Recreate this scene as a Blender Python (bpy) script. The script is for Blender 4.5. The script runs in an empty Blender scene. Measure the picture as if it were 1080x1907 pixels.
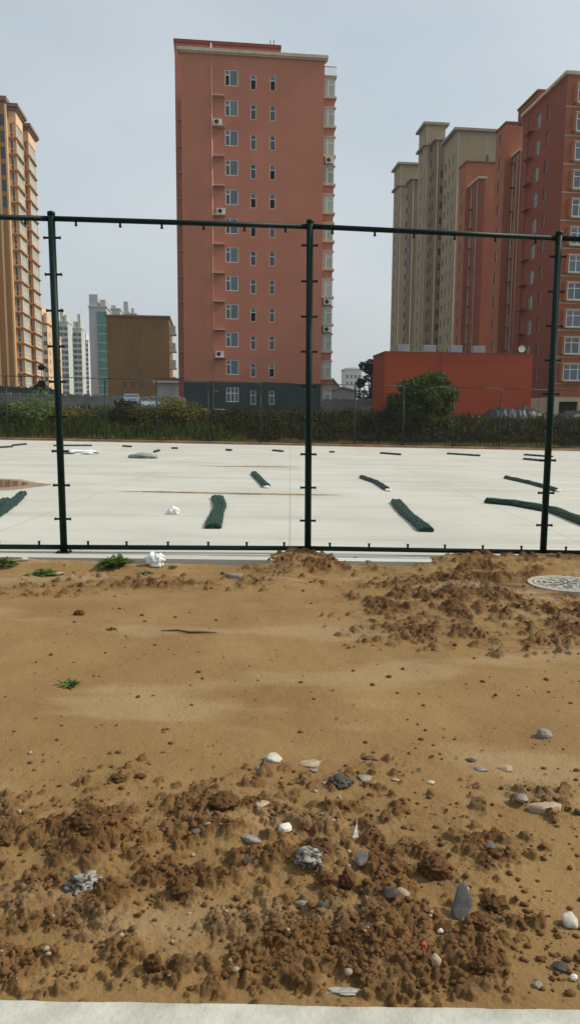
import bpy, bmesh, math, random
import numpy as np
from mathutils import Vector, Matrix
R = math.radians
rng = np.random.default_rng(11); random.seed(7)
S = bpy.context.scene
COL = S.collection

# ------------------------------------------------------------------ camera
F = 1340.0; CX, CY = 540.0, 953.5; PITCH = math.atan(171.0/F); ROLL = 0.007; CAMZ = 1.6; SLOPE = 0.0125
Fw = Vector((0, math.cos(PITCH), -math.sin(PITCH))); R0 = Vector((1,0,0)); U0 = Vector((0, math.sin(PITCH), math.cos(PITCH)))
Rt = R0*math.cos(ROLL)+U0*math.sin(ROLL); Up = U0*math.cos(ROLL)-R0*math.sin(ROLL)
cam = bpy.data.cameras.new('camera'); co = bpy.data.objects.new('camera', cam); COL.objects.link(co)
mt = Matrix((Rt, Up, -Fw)).transposed().to_4x4(); mt.translation = Vector((0,0,CAMZ)); co.matrix_world = mt
cam.sensor_fit = 'VERTICAL'; cam.sensor_height = 36; cam.sensor_width = 24; cam.lens = 36*F/1907.0
cam.clip_start = .05; cam.clip_end = 5000
S.camera = co

def ray(px, py): return Fw + Rt*((px-CX)/F) - Up*((py-CY)/F)
def P(px, py, Y):
    d = ray(px, py); t = Y/d.y; return Vector((d.x*t, Y, CAMZ+d.z*t))
def gbase(x): return -SLOPE*np.clip(x, -60, 60)
def G(px, py, off=0.0):
    d = ray(px, py); t = (CAMZ-off)/(-d.z-SLOPE*d.x); return Vector((d.x*t, d.y*t, CAMZ+d.z*t))
def proj(x, y, z):
    dz = z-CAMZ
    a = x*Rt.x+y*Rt.y+dz*Rt.z; b = x*Up.x+y*Up.y+dz*Up.z; c = x*Fw.x+y*Fw.y+dz*Fw.z
    return CX+F*a/c, CY-F*b/c
def zfor(X, Y, py):
    k = -(py-CY)/F
    a0 = X*Up.x+Y*Up.y; b0 = X*Fw.x+Y*Fw.y
    return CAMZ+(k*b0-a0)/(Up.z-k*Fw.z)
def sstep(a, b, v):
    t = np.clip((v-a)/(b-a), 0, 1); return t*t*(3-2*t)
def gz(x, y):          # height of the land
    return gbase(x) + 1.75*sstep(47.0, 52.5, y)

# ------------------------------------------------------------------ world, sun
SUN = Vector((.72, .05, .68)).normalized()
w = bpy.data.worlds.new('World'); S.world = w; w.use_nodes = True
nt = w.node_tree; nt.nodes.clear()
out = nt.nodes.new('ShaderNodeOutputWorld'); bg = nt.nodes.new('ShaderNodeBackground')
sky = nt.nodes.new('ShaderNodeTexSky'); sky.sky_type = 'NISHITA'; sky.sun_disc = False
el = math.asin(SUN.z); sky.sun_elevation = el; sky.sun_rotation = math.atan2(SUN.x, SUN.y)
sky.air_density = 1.3; sky.dust_density = 4.5; sky.ozone_density = 1.0
veil = nt.nodes.new('ShaderNodeMix'); veil.data_type = 'RGBA'; veil.inputs[0].default_value = .55
tc = nt.nodes.new('ShaderNodeTexCoord'); nz = nt.nodes.new('ShaderNodeTexNoise'); nz.inputs['Scale'].default_value = 1.6; nz.inputs['Detail'].default_value = 3
mp = nt.nodes.new('ShaderNodeMapping'); mp.inputs['Scale'].default_value = (1,1,2.2)
cr = nt.nodes.new('ShaderNodeValToRGB'); cr.color_ramp.elements[0].position = .3; cr.color_ramp.elements[1].position = .75
cr.color_ramp.elements[0].color = (7.3,8.7,9.5,1); cr.color_ramp.elements[1].color = (10.8,11.5,11.7,1)
nt.links.new(tc.outputs['Generated'], mp.inputs[0]); nt.links.new(mp.outputs[0], nz.inputs['Vector']); nt.links.new(nz.outputs[0], cr.inputs[0])
nt.links.new(sky.outputs[0], veil.inputs[6]); nt.links.new(cr.outputs[0], veil.inputs[7])
nt.links.new(veil.outputs[2], bg.inputs[0]); bg.inputs[1].default_value = .09; nt.links.new(bg.outputs[0], out.inputs[0])
sl = bpy.data.lights.new('sun', 'SUN'); sl.energy = 3.8; sl.angle = R(.6); sl.color = (1,.94,.84)
so = bpy.data.objects.new('sun', sl); COL.objects.link(so); so.rotation_euler = SUN.to_track_quat('Z','Y').to_euler()
S.view_settings.view_transform = 'Standard'; S.view_settings.look = 'None'; S.view_settings.gamma = 1; S.view_settings.exposure = 0.0

# ------------------------------------------------------------------ materials
def mat(name, col, rough=.85, var=.12, scale=2.0, bump=0.0, bscale=30, metal=0.0, spec=.3, col2=None, streak=0.0, attr=None, acol=None, trans=0, objvar=0):
    m = bpy.data.materials.new(name); m.use_nodes = True; t = m.node_tree; N = t.nodes; L = t.links
    b = N['Principled BSDF']; b.inputs['Roughness'].default_value = rough; b.inputs['Metallic'].default_value = metal
    b.inputs['Specular IOR Level'].default_value = spec
    tcx = N.new('ShaderNodeTexCoord'); n = N.new('ShaderNodeTexNoise'); n.inputs['Scale'].default_value = scale; n.inputs['Detail'].default_value = 6; n.inputs['Roughness'].default_value = .6
    L.new(tcx.outputs['Object'], n.inputs['Vector'])
    r = N.new('ShaderNodeValToRGB'); r.color_ramp.elements[0].position = .3; r.color_ramp.elements[1].position = .7
    c2 = col2 or tuple(min(1, c*(1+var)) for c in col); c1 = col if col2 else tuple(c*(1-var) for c in col)
    r.color_ramp.elements[0].color = (*c1,1); r.color_ramp.elements[1].color = (*c2,1)
    L.new(n.outputs[0], r.inputs[0]); cur = r.outputs[0]
    if streak:
        mpp = N.new('ShaderNodeMapping'); mpp.inputs['Scale'].default_value = (1.3,1.3,.05); L.new(tcx.outputs['Object'], mpp.inputs[0])
        n2 = N.new('ShaderNodeTexNoise'); n2.inputs['Scale'].default_value = 2.2; n2.inputs['Detail'].default_value = 5; L.new(mpp.outputs[0], n2.inputs['Vector'])
        rr = N.new('ShaderNodeValToRGB'); rr.color_ramp.elements[0].position = .35; rr.color_ramp.elements[1].position = .6
        s = 1-streak; rr.color_ramp.elements[0].color = (s,s,s,1); rr.color_ramp.elements[1].color = (1,1,1,1); L.new(n2.outputs[0], rr.inputs[0])
        mx = N.new('ShaderNodeMix'); mx.data_type = 'RGBA'; mx.blend_type = 'MULTIPLY'; mx.inputs[0].default_value = 1
        L.new(cur, mx.inputs[6]); L.new(rr.outputs[0], mx.inputs[7]); cur = mx.outputs[2]
    if attr:
        a = N.new('ShaderNodeAttribute'); a.attribute_name = attr
        mx = N.new('ShaderNodeMix'); mx.data_type = 'RGBA'; L.new(a.outputs['Fac'], mx.inputs[0]); L.new(cur, mx.inputs[6])
        if isinstance(acol[0], tuple):
            r3 = N.new('ShaderNodeValToRGB'); r3.color_ramp.elements[0].color = (*acol[0],1); r3.color_ramp.elements[1].color = (*acol[1],1)
            r3.color_ramp.elements[0].position = .35; r3.color_ramp.elements[1].position = .65
            n3 = N.new('ShaderNodeTexNoise'); n3.inputs['Scale'].default_value = scale*5; n3.inputs['Detail'].default_value = 5; L.new(tcx.outputs['Object'], n3.inputs['Vector'])
            L.new(n3.outputs[0], r3.inputs[0]); L.new(r3.outputs[0], mx.inputs[7])
        else: mx.inputs[7].default_value = (*acol,1)
        cur = mx.outputs[2]
    if objvar:
        oi = N.new('ShaderNodeObjectInfo'); hs = N.new('ShaderNodeHueSaturation'); ma = N.new('ShaderNodeMapRange')
        ma.inputs[3].default_value = 1-objvar; ma.inputs[4].default_value = 1+objvar
        L.new(oi.outputs['Random'], ma.inputs[0]); L.new(ma.outputs[0], hs.inputs['Value']); L.new(cur, hs.inputs['Color']); cur = hs.outputs[0]
    L.new(cur, b.inputs['Base Color'])
    if bump:
        n4 = N.new('ShaderNodeTexNoise'); n4.inputs['Scale'].default_value = bscale; n4.inputs['Detail'].default_value = 8; n4.inputs['Roughness'].default_value = .65; L.new(tcx.outputs['Object'], n4.inputs['Vector'])
        bp = N.new('ShaderNodeBump'); bp.inputs['Strength'].default_value = 1; bp.inputs['Distance'].default_value = bump
        L.new(n4.outputs[0], bp.inputs['Height']); L.new(bp.outputs[0], b.inputs['Normal'])
    if trans:
        tr = N.new('ShaderNodeBsdfTranslucent'); L.new(cur, tr.inputs[0]); ms = N.new('ShaderNodeMixShader'); ms.inputs[0].default_value = trans
        L.new(b.outputs[0], ms.inputs[1]); L.new(tr.outputs[0], ms.inputs[2]); L.new(ms.outputs[0], N['Material Output'].inputs[0])
    return m
M = {}
M['pink'] = mat('salmon_plaster', (.41,.160,.100), .9, .07, .35, streak=.03)
M['redA'] = mat('brick_red_plaster', (.225,.060,.031), .9, .08, .35, streak=.12)
M['orange'] = mat('orange_plaster', (.36,.12,.055), .9, .08, .35, streak=.10)
M['podium_red'] = mat('vermilion_plaster', (.32,.060,.023), .9, .06, .3, streak=.03)
M['green_base'] = mat('dark_green_stone', (.028,.050,.046), .7, .2, .6)
M['cream'] = mat('cream_trim', (.50,.42,.30), .85, .1, 1, streak=.15)
M['white'] = mat('white_frame', (.70,.70,.66), .5, .05, 2)
M['pipe'] = mat('pinkish_pipe', (.52,.33,.26), .6, .05, 2)
M['beige'] = mat('beige_plaster', (.34,.26,.15), .9, .07, .25, streak=.12)
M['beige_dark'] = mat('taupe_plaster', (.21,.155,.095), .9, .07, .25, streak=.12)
M['beige_trim'] = mat('beige_trim', (.30,.25,.18), .9, .07, .5)
M['tan'] = mat('tan_orange_plaster', (.47,.23,.075), .9, .08, .2, streak=.12)
M['tan_light'] = mat('pale_peach_plaster', (.68,.47,.26), .9, .06, .3)
M['brown'] = mat('ochre_brown_plaster', (.23,.125,.042), .9, .08, .2, streak=.12)
M['roof_brown'] = mat('brown_roof_edge', (.22,.13,.09), .9, .1, 1)
M['far_pale'] = mat('pale_green_grey_cladding', (.45,.48,.42), .9, .1, .1)
M['far_grey'] = mat('pale_grey_concrete', (.42,.43,.42), .9, .1, .1, streak=.1)
M['far_white'] = mat('off_white_cladding', (.60,.60,.56), .9, .05, .1)
M['teal'] = mat('teal_curtain_glass', (.035,.17,.155), .25, .25, .25, spec=.5)
M['glass'] = mat('window_glass', (.030,.045,.050), .12, .3, .8, spec=.6, objvar=.5)
M['glass_blue'] = mat('blue_grey_glass', (.075,.115,.135), .12, .2, .8, spec=.6, objvar=.25)
M['glass_pale'] = mat('sky_pale_glass', (.34,.36,.30), .2, .2, .5, spec=.5, objvar=.2)  # pale base colour carries the sky and sun reflected in the panes
M['dark'] = mat('dark_opening', (.006,.006,.006), .9, .1, 1)
M['ac'] = mat('air_conditioner_shell', (.58,.56,.50), .6, .05, 2)
M['fan'] = mat('black_fan_grille', (.02,.02,.02), .6, .05, 2)
M['metal_box'] = mat('pale_blue_metal', (.25,.31,.33), .5, .1, 2)
M['fence'] = mat('dark_green_fence_paint', (.003,.016,.012), .5, .2, 3, spec=.15)
M['fence_far'] = mat('green_fence_paint', (.012,.028,.020), .5, .2, 3)
M['block'] = mat('grey_block_wall', (.16,.16,.155), .95, .25, 1.2, bump=.02, bscale=3)
M['shed'] = mat('pale_grey_shed_sheet', (.34,.35,.34), .8, .1, .6)
M['tarp'] = mat('grey_black_tarpaulin', (.010,.012,.011), .38, .5, 1.2, col2=(.022,.025,.024), bump=.10, bscale=2.2, spec=.3)
M['bark'] = mat('bark', (.06,.045,.03), .95, .3, 8, bump=.02)
M['net'] = mat('green_plastic_coated_wire', (.005,.034,.020), .5, .6, 20, spec=.3, bump=.01, bscale=60)
M['plastic'] = mat('white_plastic_film', (.75,.76,.76), .35, .08, 6, spec=.5, bump=.01, bscale=25)
M['greyplastic'] = mat('grey_plastic_sheet', (.22,.24,.23), .5, .2, 6, bump=.01, bscale=20)
M['film'] = mat('dusty_clear_film', (.32,.31,.27), .35, .2, 20, spec=.5)
M['car_white'] = mat('pale_blue_white_car_paint', (.30,.36,.42), .3, .03, 1, spec=.5)
M['car_dark'] = mat('black_car_paint', (.02,.02,.022), .3, .03, 1, spec=.5)
M['rubber'] = mat('rubber', (.02,.02,.02), .9, .1, 5)
M['board'] = mat('pale_blue_board', (.45,.55,.62), .7, .05, 2)
def leafmat(n, c1, c2, c3):
    return mat(n, c1, .7, .3, 1.5, col2=c2, attr='tint', acol=c3, trans=.25, spec=.2)
M['leaf'] = leafmat('green_leaves', (.012,.032,.004), (.026,.056,.008), (.10,.125,.022))
M['leaf_olive'] = leafmat('olive_leaves', (.035,.040,.009), (.075,.078,.018), (.26,.22,.055))
M['leaf_dark'] = leafmat('dark_leaves', (.006,.009,.003), (.013,.018,.004), (.050,.050,.013))
M['leaf_weed'] = leafmat('weed_leaves', (.05,.11,.022), (.085,.16,.04), (.17,.22,.07))
M['leaf_red'] = leafmat('reddish_weed_leaves', (.07,.03,.02), (.10,.05,.03), (.09,.12,.04))

# ------------------------------------------------------------------ mesh helpers
class MB:
    def __init__(s): s.v = []; s.f = []
    def add(s, vs, fs):
        o = len(s.v); s.v += [tuple(v) for v in vs]; s.f += [tuple(i+o for i in f) for f in fs]; return s
    def box(s, x0,x1,y0,y1,z0,z1):
        return s.add([(x0,y0,z0),(x1,y0,z0),(x1,y1,z0),(x0,y1,z0),(x0,y0,z1),(x1,y0,z1),(x1,y1,z1),(x0,y1,z1)],
                     [(0,3,2,1),(4,5,6,7),(0,1,5,4),(1,2,6,5),(2,3,7,6),(3,0,4,7)])
    def tube(s, pts, r, n=10, cap=True):
        pts = [Vector(p) for p in pts]; rr = r if isinstance(r, (list,tuple)) else [r]*len(pts); rings = []
        for i, p in enumerate(pts):
            d = (pts[min(i+1,len(pts)-1)]-pts[max(i-1,0)]).normalized()
            a = d.cross(Vector((0,0,1)));
            if a.length < .05: a = d.cross(Vector((0,1,0)))
            a.normalize(); b = a.cross(d).normalized()
            rings.append([p+(a*math.cos(q)+b*math.sin(q))*rr[i] for q in [2*math.pi*k/n for k in range(n)]])
        vs = [v for rg in rings for v in rg]; fs = []
        for i in range(len(pts)-1):
            for k in range(n):
                fs.append((i*n+k, (i+1)*n+k, (i+1)*n+(k+1)%n, i*n+(k+1)%n))
        if cap: fs += [tuple(range(n)), tuple(range((len(pts)-1)*n, len(pts)*n))[::-1]]
        return s.add(vs, fs)
    def build(s, name, m, parent=None, smooth=False):
        me = bpy.data.meshes.new(name); me.from_pydata(s.v, [], s.f); me.materials.append(m)
        if smooth: me.shade_smooth()
        o = bpy.data.objects.new(name, me); COL.objects.link(o); o.parent = parent; return o
def tag(o, label=None, cat=None, group=None, kind=None):
    if label: o['label'] = label
    if cat: o['category'] = cat
    if group: o['group'] = group
    if kind: o['kind'] = kind
    return o
def empty(name, loc, label, cat, group=None, rz=0):
    o = bpy.data.objects.new(name, None); COL.objects.link(o); o.location = loc; o.rotation_euler = (0,0,rz); o.empty_display_size = .2
    return tag(o, label, cat, group)
def np_mesh(name, V, Fc, m, parent=None, attr=None, smooth=False, domain='FACE'):
    me = bpy.data.meshes.new(name); V = np.asarray(V, dtype=np.float32); Fc = np.asarray(Fc, dtype=np.int32); k = Fc.shape[1]
    me.vertices.add(len(V)); me.vertices.foreach_set('co', V.ravel()); me.loops.add(Fc.size); me.loops.foreach_set('vertex_index', Fc.ravel())
    me.polygons.add(len(Fc)); me.polygons.foreach_set('loop_start', np.arange(0, Fc.size, k, dtype=np.int32))
    me.update(calc_edges=True); me.validate()
    if attr is not None:
        a = me.attributes.new('tint', 'FLOAT', domain); a.data.foreach_set('value', np.asarray(attr, dtype=np.float32))
    if smooth: me.shade_smooth()
    me.materials.append(m); o = bpy.data.objects.new(name, me); COL.objects.link(o); o.parent = parent; return o
def copy_tree(o, parent=None):
    c = o.copy(); COL.objects.link(c); c.parent = parent
    for ch in o.children: copy_tree(ch, c)
    return c

# ------------------------------------------------------------------ numpy noise
_lat = np.random.default_rng(5).random((256,256))
def vnoise(x, y):
    xi = np.floor(x).astype(int); yi = np.floor(y).astype(int); fx = x-xi; fy = y-yi
    fx = fx*fx*(3-2*fx); fy = fy*fy*(3-2*fy)
    a = _lat[xi&255, yi&255]; b = _lat[(xi+1)&255, yi&255]; c = _lat[xi&255, (yi+1)&255]; d = _lat[(xi+1)&255, (yi+1)&255]
    return (a*(1-fx)+b*fx)*(1-fy)+(c*(1-fx)+d*fx)*fy
def fbm(x, y, o=4, g=.5):
    s = 0; a = 1; t = 0
    for i in range(o):
        s = s+a*vnoise(x*2**i+17.3*i, y*2**i+9.1*i); t += a; a *= g
    return s/t

# ------------------------------------------------------------------ ground
SE0, SE1 = G(0,1037), G(1080,1050)                       # near edge of the slab
def slab_edge(x): return SE0.y+(SE1.y-SE0.y)*(x-SE0.x)/(SE1.x-SE0.x)
KB = G(540,1862,-.05).y                                  # back edge of the foreground kerb
def ell(px, py, cx, cy, rx, ry): return np.exp(-(((px-cx)/rx)**2+((py-cy)/ry)**2))
NX, NY = 900, 1000
u = np.linspace(-1, 1, NX); v = np.linspace(0, 1, NY)
yy = KB-.06+(9.6-KB)*(np.exp(1.7*v)-1)/(math.exp(1.7)-1)
hw = .62*yy+.55
YY = np.repeat(yy[:,None], NX, 1); XX = u[None,:]*hw[:,None]
DZ = -.11
BZ = gbase(XX)+DZ
PX, PY = proj(XX, YY, BZ)
dens = np.zeros_like(XX); hill = np.zeros_like(XX)
for (cx,cy,rx,ry,a,h) in [(170,1570,120,60,1,.05),(430,1530,120,55,1,.055),(590,1590,170,90,1.1,.045),(860,1620,95,75,.9,.035),(300,1660,260,60,.75,.02),
        (90,1680,130,40,.6,.015),(180,1790,220,60,.65,.012),(560,1780,320,70,.75,.015),(900,1760,80,70,.6,.02),(700,1680,200,60,.8,.02),(0,1560,60,90,.5,.02),
        (800,1530,160,40,.5,.015),(1010,1480,70,30,.4,.01),(640,1440,120,30,.25,.005),(230,1450,60,25,.35,.005),
        (900,1115,155,45,1.15,.10),(760,1120,90,40,.9,.05),(1060,1150,90,45,1.1,.035),(820,1180,130,22,.6,.03),(560,1054,85,12,.9,.05),(620,1062,90,10,.7,.035),(980,1060,150,9,.7,.05),
        (300,1093,340,7,.45,.018),(60,1105,120,6,.35,.01),(520,1072,60,14,.35,.02),(250,1085,200,12,.25,.02),(1000,1200,100,18,.4,.015)]:
    e = ell(PX, PY, cx, cy, rx, ry); dens = np.maximum(dens, a*e); hill = np.maximum(hill, h*np.minimum(1, e*1.1))
for (cx,cy,rx,ry) in [(60,1600,55,32),(360,1700,60,22),(540,1690,40,18),(800,1660,40,26),(985,1790,80,60),(110,1760,55,22),(450,1755,60,16),(940,1690,40,30)]:
    e = ell(PX, PY, cx, cy, rx, ry); dens *= 1-.85*e; hill *= 1-.6*e
BZ -= .02*ell(PX,PY,540,1360,60,22)
H = BZ+hill+ .035*(fbm(XX*1.1+3, YY*1.1, 4)-.5) + .012*(fbm(XX*7, YY*7, 3)-.5)+.0045*(fbm(XX*40, YY*40, 3)-.5)
wob = fbm(XX*8+40, YY*8+11, 5, .6)
H += np.minimum(1,dens)*(.055*(wob-.45)+.020*(fbm(XX*9+4, YY*9+8, 3, .5)-.5)+.034*(fbm(XX*30+4, YY*30+8, 5, .68)-.5))
bermh = .05*np.exp(-((YY-(slab_edge(XX)-.75))/.25)**2)*fbm(XX*2+9, YY*2, 3); H += bermh   # low ridge before the slab
moist = np.clip(dens*1.5*sstep(.42,.60,wob)+.15*dens+.45*dens*(PY<1230)*sstep(.3,.5,wob), 0, 1)
H0 = H.copy()
nst = 0
def stamp(x0, y0, r, hh, ecc, ang, wet=.35):
    j = np.searchsorted(yy, y0)
    if j < 2 or j > NY-3: return
    j0 = np.searchsorted(yy, y0-r*1.5); j1 = np.searchsorted(yy, y0+r*1.5)+1
    w_ = hw[j]; i0 = int((((x0-r*1.5)/w_)+1)/2*(NX-1)); i1 = int((((x0+r*1.5)/w_)+1)/2*(NX-1))+2
    if i0 < 0 or i1 >= NX: return
    X = XX[j0:j1, i0:i1]-x0; Y = YY[j0:j1, i0:i1]-y0
    ca, sa = math.cos(ang), math.sin(ang); a = (X*ca+Y*sa)/ecc; b = (-X*sa+Y*ca)*ecc
    nz_ = .52+.92*vnoise(X/r*1.9+x0*31, Y/r*1.9+y0*17)
    d = np.sqrt(a*a+b*b)/(r*nz_)
    prof = hh*np.clip(1-d**2.2, 0, 1)**.42*np.clip(1+.55*(X*math.cos(ang*5)+Y*math.sin(ang*5))/r, .25, 1.5)*(.75+.5*vnoise((X+x0)*150, (Y+y0)*150))
    k = prof > 0
    hj = H0[j, int(((x0/w_)+1)/2*(NX-1))]; cand_ = H0[j0:j1, i0:i1]*.5+hj*.5+prof; H[j0:j1, i0:i1] = np.where(k, np.maximum(H[j0:j1, i0:i1], cand_), H[j0:j1, i0:i1])
    mm = moist[j0:j1, i0:i1]; mm[k] = np.maximum(mm[k], wet+.5*random.random())
srt = np.random.default_rng(3)
cand = 0
while nst < 12000 and cand < 160000:
    cand += 1
    j = srt.integers(3, NY-4); i = srt.integers(10, NX-12)
    if srt.random() > dens[j,i]**1.2*(.06+1.2*(wob[j,i]>.5)): continue
    # smaller area rows near the camera: weight to keep even density on the ground
    far = PY[j,i] < 1250
    r = (.005+.028*srt.random()**4) if not far else (.008+.036*srt.random()**3)
    stamp(XX[j,i], YY[j,i], r, r*(.6+.5*srt.random()), .8+.5*srt.random(), srt.random()*3.14); nst += 1
for k in range(520):          # stray crumbs on the bare soil
    j = srt.integers(3, NY-4); i = srt.integers(10, NX-12); r = .004+.009*srt.random()**2
    stamp(XX[j,i], YY[j,i], r, r*.8, 1, 0, .3)
edge = slab_edge(XX); 
spill = .075*ell(PX,PY,560,1043,62,16)*(.35+1.1*fbm(XX*9,YY*9,5,.6))+.03*ell(PX,PY,560,1043,70,18)*(fbm(XX*30,YY*30,4,.65)-.4)
H += sstep(edge-.45, edge-.05, YY)*(.025+.04*(.3+1.2*fbm(XX*2.3+8,YY*2.3,4))+.075*sstep(760,860,PX)*(.45+.8*fbm(XX*4,YY*4,4))+.04*ell(PX,YY*0,60,0,90,1)*fbm(XX*5,YY*5,3))+spill+.018*sstep(edge-.5,edge,YY)*(fbm(XX*22,YY*22,4,.65)-.5)
keep = (YY < edge+.32) & (H > gbase(XX)+.004)
H = np.where((YY > edge-.03) & ~keep, gbase(XX)-.30, H)
H = np.where(YY < KB, np.minimum(H, gbase(XX)-.12), H)
H[:, :2] -= .3; H[:, -2:] -= .3
mhc = G(1052,1086,-.045); md = np.hypot(XX-mhc.x, YY-mhc.y)
H = np.where(md < .41, np.minimum(H, mhc.z-.03), H); H = np.where((md >= .41)&(md < 1.0)&(YY < mhc.y), np.minimum(H, mhc.z-.01+(md-.41)*.03+.012*fbm(XX*14,YY*14,3)), H)
idx = np.arange(NX*NY).reshape(NY,NX)
faces = np.stack([idx[:-1,:-1], idx[:-1,1:], idx[1:,1:], idx[1:,:-1]], -1).reshape(-1,4)
M['soil'] = mat('dry_sandy_soil', (.192,.112,.040), .95, .3, 1.3, col2=(.262,.162,.062), attr='tint', acol=((.060,.026,.007),(.145,.070,.021)), bump=.009, bscale=60)
# pale dusty crusts on the soil
t = M['soil'].node_tree; N = t.nodes; L = t.links; b = N['Principled BSDF']; src = b.inputs['Base Color'].links[0].from_socket
tcn = N.new('ShaderNodeTexCoord'); mpn = N.new('ShaderNodeMapping'); mpn.inputs['Scale'].default_value = (.5,1.5,1); L.new(tcn.outputs['Object'], mpn.inputs[0])
nn = N.new('ShaderNodeTexNoise'); nn.inputs['Scale'].default_value = 1.1; nn.inputs['Detail'].default_value = 7; L.new(mpn.outputs[0], nn.inputs['Vector'])
rn = N.new('ShaderNodeValToRGB'); rn.color_ramp.elements[0].position = .54; rn.color_ramp.elements[1].position = .62; L.new(nn.outputs[0], rn.inputs[0])
mx = N.new('ShaderNodeMix'); mx.data_type = 'RGBA'; mt2 = N.new('ShaderNodeMath'); mt2.operation = 'MULTIPLY'; mt2.inputs[1].default_value = .45; L.new(rn.outputs[0], mt2.inputs[0])
L.new(mt2.outputs[0], mx.inputs[0]); L.new(src, mx.inputs[6]); mx.inputs[7].default_value = (.33,.235,.13,1); L.new(mx.outputs[2], b.inputs['Base Color'])
o = np_mesh('dirt_ground', np.stack([XX,YY,H], -1).reshape(-1,3), faces, M['soil'], attr=moist.ravel(), domain='POINT', smooth=True); tag(o, kind='structure')
def Hat(x, y):
    j = int(np.clip(np.searchsorted(yy, y), 0, NY-1)); i = int(np.clip(((x/hw[j])+1)/2*(NX-1), 0, NX-1)); return float(H[j,i])
def D(px, py):      # point on the soil under a pixel
    g = G(px, py, DZ)
    for _ in range(4):
        g = G(px, py, Hat(g.x, g.y)-float(gbase(g.x)))
    return Vector((g.x, g.y, Hat(g.x, g.y)))

# wide land
gx = np.unique(np.concatenate([np.linspace(-690,-70,12), np.linspace(-66,66,120), np.linspace(70,690,12)]))
gy = np.unique(np.concatenate([np.linspace(-60,8,18), np.linspace(9,45,8), np.linspace(46,60,40), np.linspace(62,130,30), np.linspace(140,1180,20)]))
GX, GY = np.meshgrid(gx, gy); GZ = gz(GX, GY)+.12*(fbm(GX*.8, GY*.8, 3)-.5)*(GY>47)
GZ = np.where((GY<46.2), gbase(GX)-.32, GZ)
GZ = np.where((GY<2), gbase(GX)-.5, GZ)
ii = np.arange(GX.size).reshape(GX.shape); fc = np.stack([ii[:-1,:-1], ii[:-1,1:], ii[1:,1:], ii[1:,:-1]], -1).reshape(-1,4)
M['land'] = mat('weedy_earth', (.010,.010,.004), .95, .3, .35, col2=(.035,.028,.010))
tag(np_mesh('ground', np.stack([GX,GY,GZ],-1).reshape(-1,3), fc, M['land']), kind='structure')

# slab
def plane_strip(name, pts_front, y_back, m, th=.07, off=0.0):
    mb = MB(); top = []; (xa,ya),(xb,yb) = pts_front
    c = [(xa,ya),(xb,yb),(xb,y_back),(xa,y_back)]
    mb.add([(x,y,float(gbase(x))+off) for x,y in c]+[(x,y,float(gbase(x))+off-th) for x,y in c], [(0,1,2,3),(4,7,6,5),(0,4,5,1),(1,5,6,2),(2,6,7,3),(3,7,4,0)])
    return mb.build(name, m)
M['concrete'] = mat('court_concrete', (.40,.395,.345), .85, .1, .35, col2=(.50,.495,.435), bump=.003, bscale=8)
t = M['concrete'].node_tree; N = t.nodes; L = t.links; b = N['Principled BSDF']; src = b.inputs['Base Color'].links[0].from_socket
def layer(src, scale, vec, p0, p1, colr, fac, loc=(0,0,0)):
    tcn = N.new('ShaderNodeTexCoord'); mpn = N.new('ShaderNodeMapping'); mpn.inputs['Scale'].default_value = vec; mpn.inputs['Location'].default_value = loc; L.new(tcn.outputs['Object'], mpn.inputs[0])
    nn = N.new('ShaderNodeTexNoise'); nn.inputs['Scale'].default_value = scale; nn.inputs['Detail'].default_value = 7; nn.inputs['Roughness'].default_value = .62; L.new(mpn.outputs[0], nn.inputs['Vector'])
    rn = N.new('ShaderNodeMapRange'); rn.inputs[1].default_value = p0; rn.inputs[2].default_value = p1; rn.inputs[4].default_value = fac; L.new(nn.outputs[0], rn.inputs[0])
    mx = N.new('ShaderNodeMix'); mx.data_type = 'RGBA'; L.new(rn.outputs[0], mx.inputs[0]); L.new(src, mx.inputs[6]); mx.inputs[7].default_value = (*colr,1); return mx.outputs[2]
src = layer(src, .5, (.25,1.6,1), .52, .68, (.30,.285,.24), .5)
src = layer(src, .6, (.6,.9,1), .58, .75, (.42,.30,.16), .6, (31,7,0))
src = layer(src, 1.6, (.06,2.2,1), .60, .72, (.27,.25,.21), .38, (3,17,0))
bt = N.new('ShaderNodeTexBrick'); bt.inputs['Scale'].default_value = 1; bt.inputs['Brick Width'].default_value = 4.0; bt.inputs['Row Height'].default_value = 5.0; bt.inputs['Mortar Size'].default_value = .012; bt.offset = 0
tcn = N.new('ShaderNodeTexCoord'); L.new(tcn.outputs['Object'], bt.inputs['Vector'])
mx = N.new('ShaderNodeMix'); mx.data_type = 'RGBA'; mf = N.new('ShaderNodeMath'); mf.operation = 'MULTIPLY'; mf.inputs[1].default_value = .6; L.new(bt.outputs['Fac'], mf.inputs[0]); L.new(mf.outputs[0], mx.inputs[0]); L.new(src, mx.inputs[6]); mx.inputs[7].default_value = (.25,.23,.19,1)
L.new(mx.outputs[2], b.inputs['Base Color'])
tag(plane_strip('court_slab', ((-40,slab_edge(-40)),(40,slab_edge(40))), 46.0, M['concrete']), kind='structure')
M['edge_concrete'] = mat('dark_edge_concrete', (.12,.11,.088), .95, .35, 3, bump=.01, bscale=20)  # footing concrete, darker than the court slab
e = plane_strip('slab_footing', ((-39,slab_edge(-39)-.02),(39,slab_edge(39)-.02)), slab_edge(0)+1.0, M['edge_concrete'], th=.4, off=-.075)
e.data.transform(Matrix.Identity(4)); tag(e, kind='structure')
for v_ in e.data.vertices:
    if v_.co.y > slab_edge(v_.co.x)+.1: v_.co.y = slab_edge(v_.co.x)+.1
M['kerb'] = mat('kerb_concrete', (.36,.36,.31), .9, .12, 7, col2=(.53,.53,.46), bump=.006, bscale=38)
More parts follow.
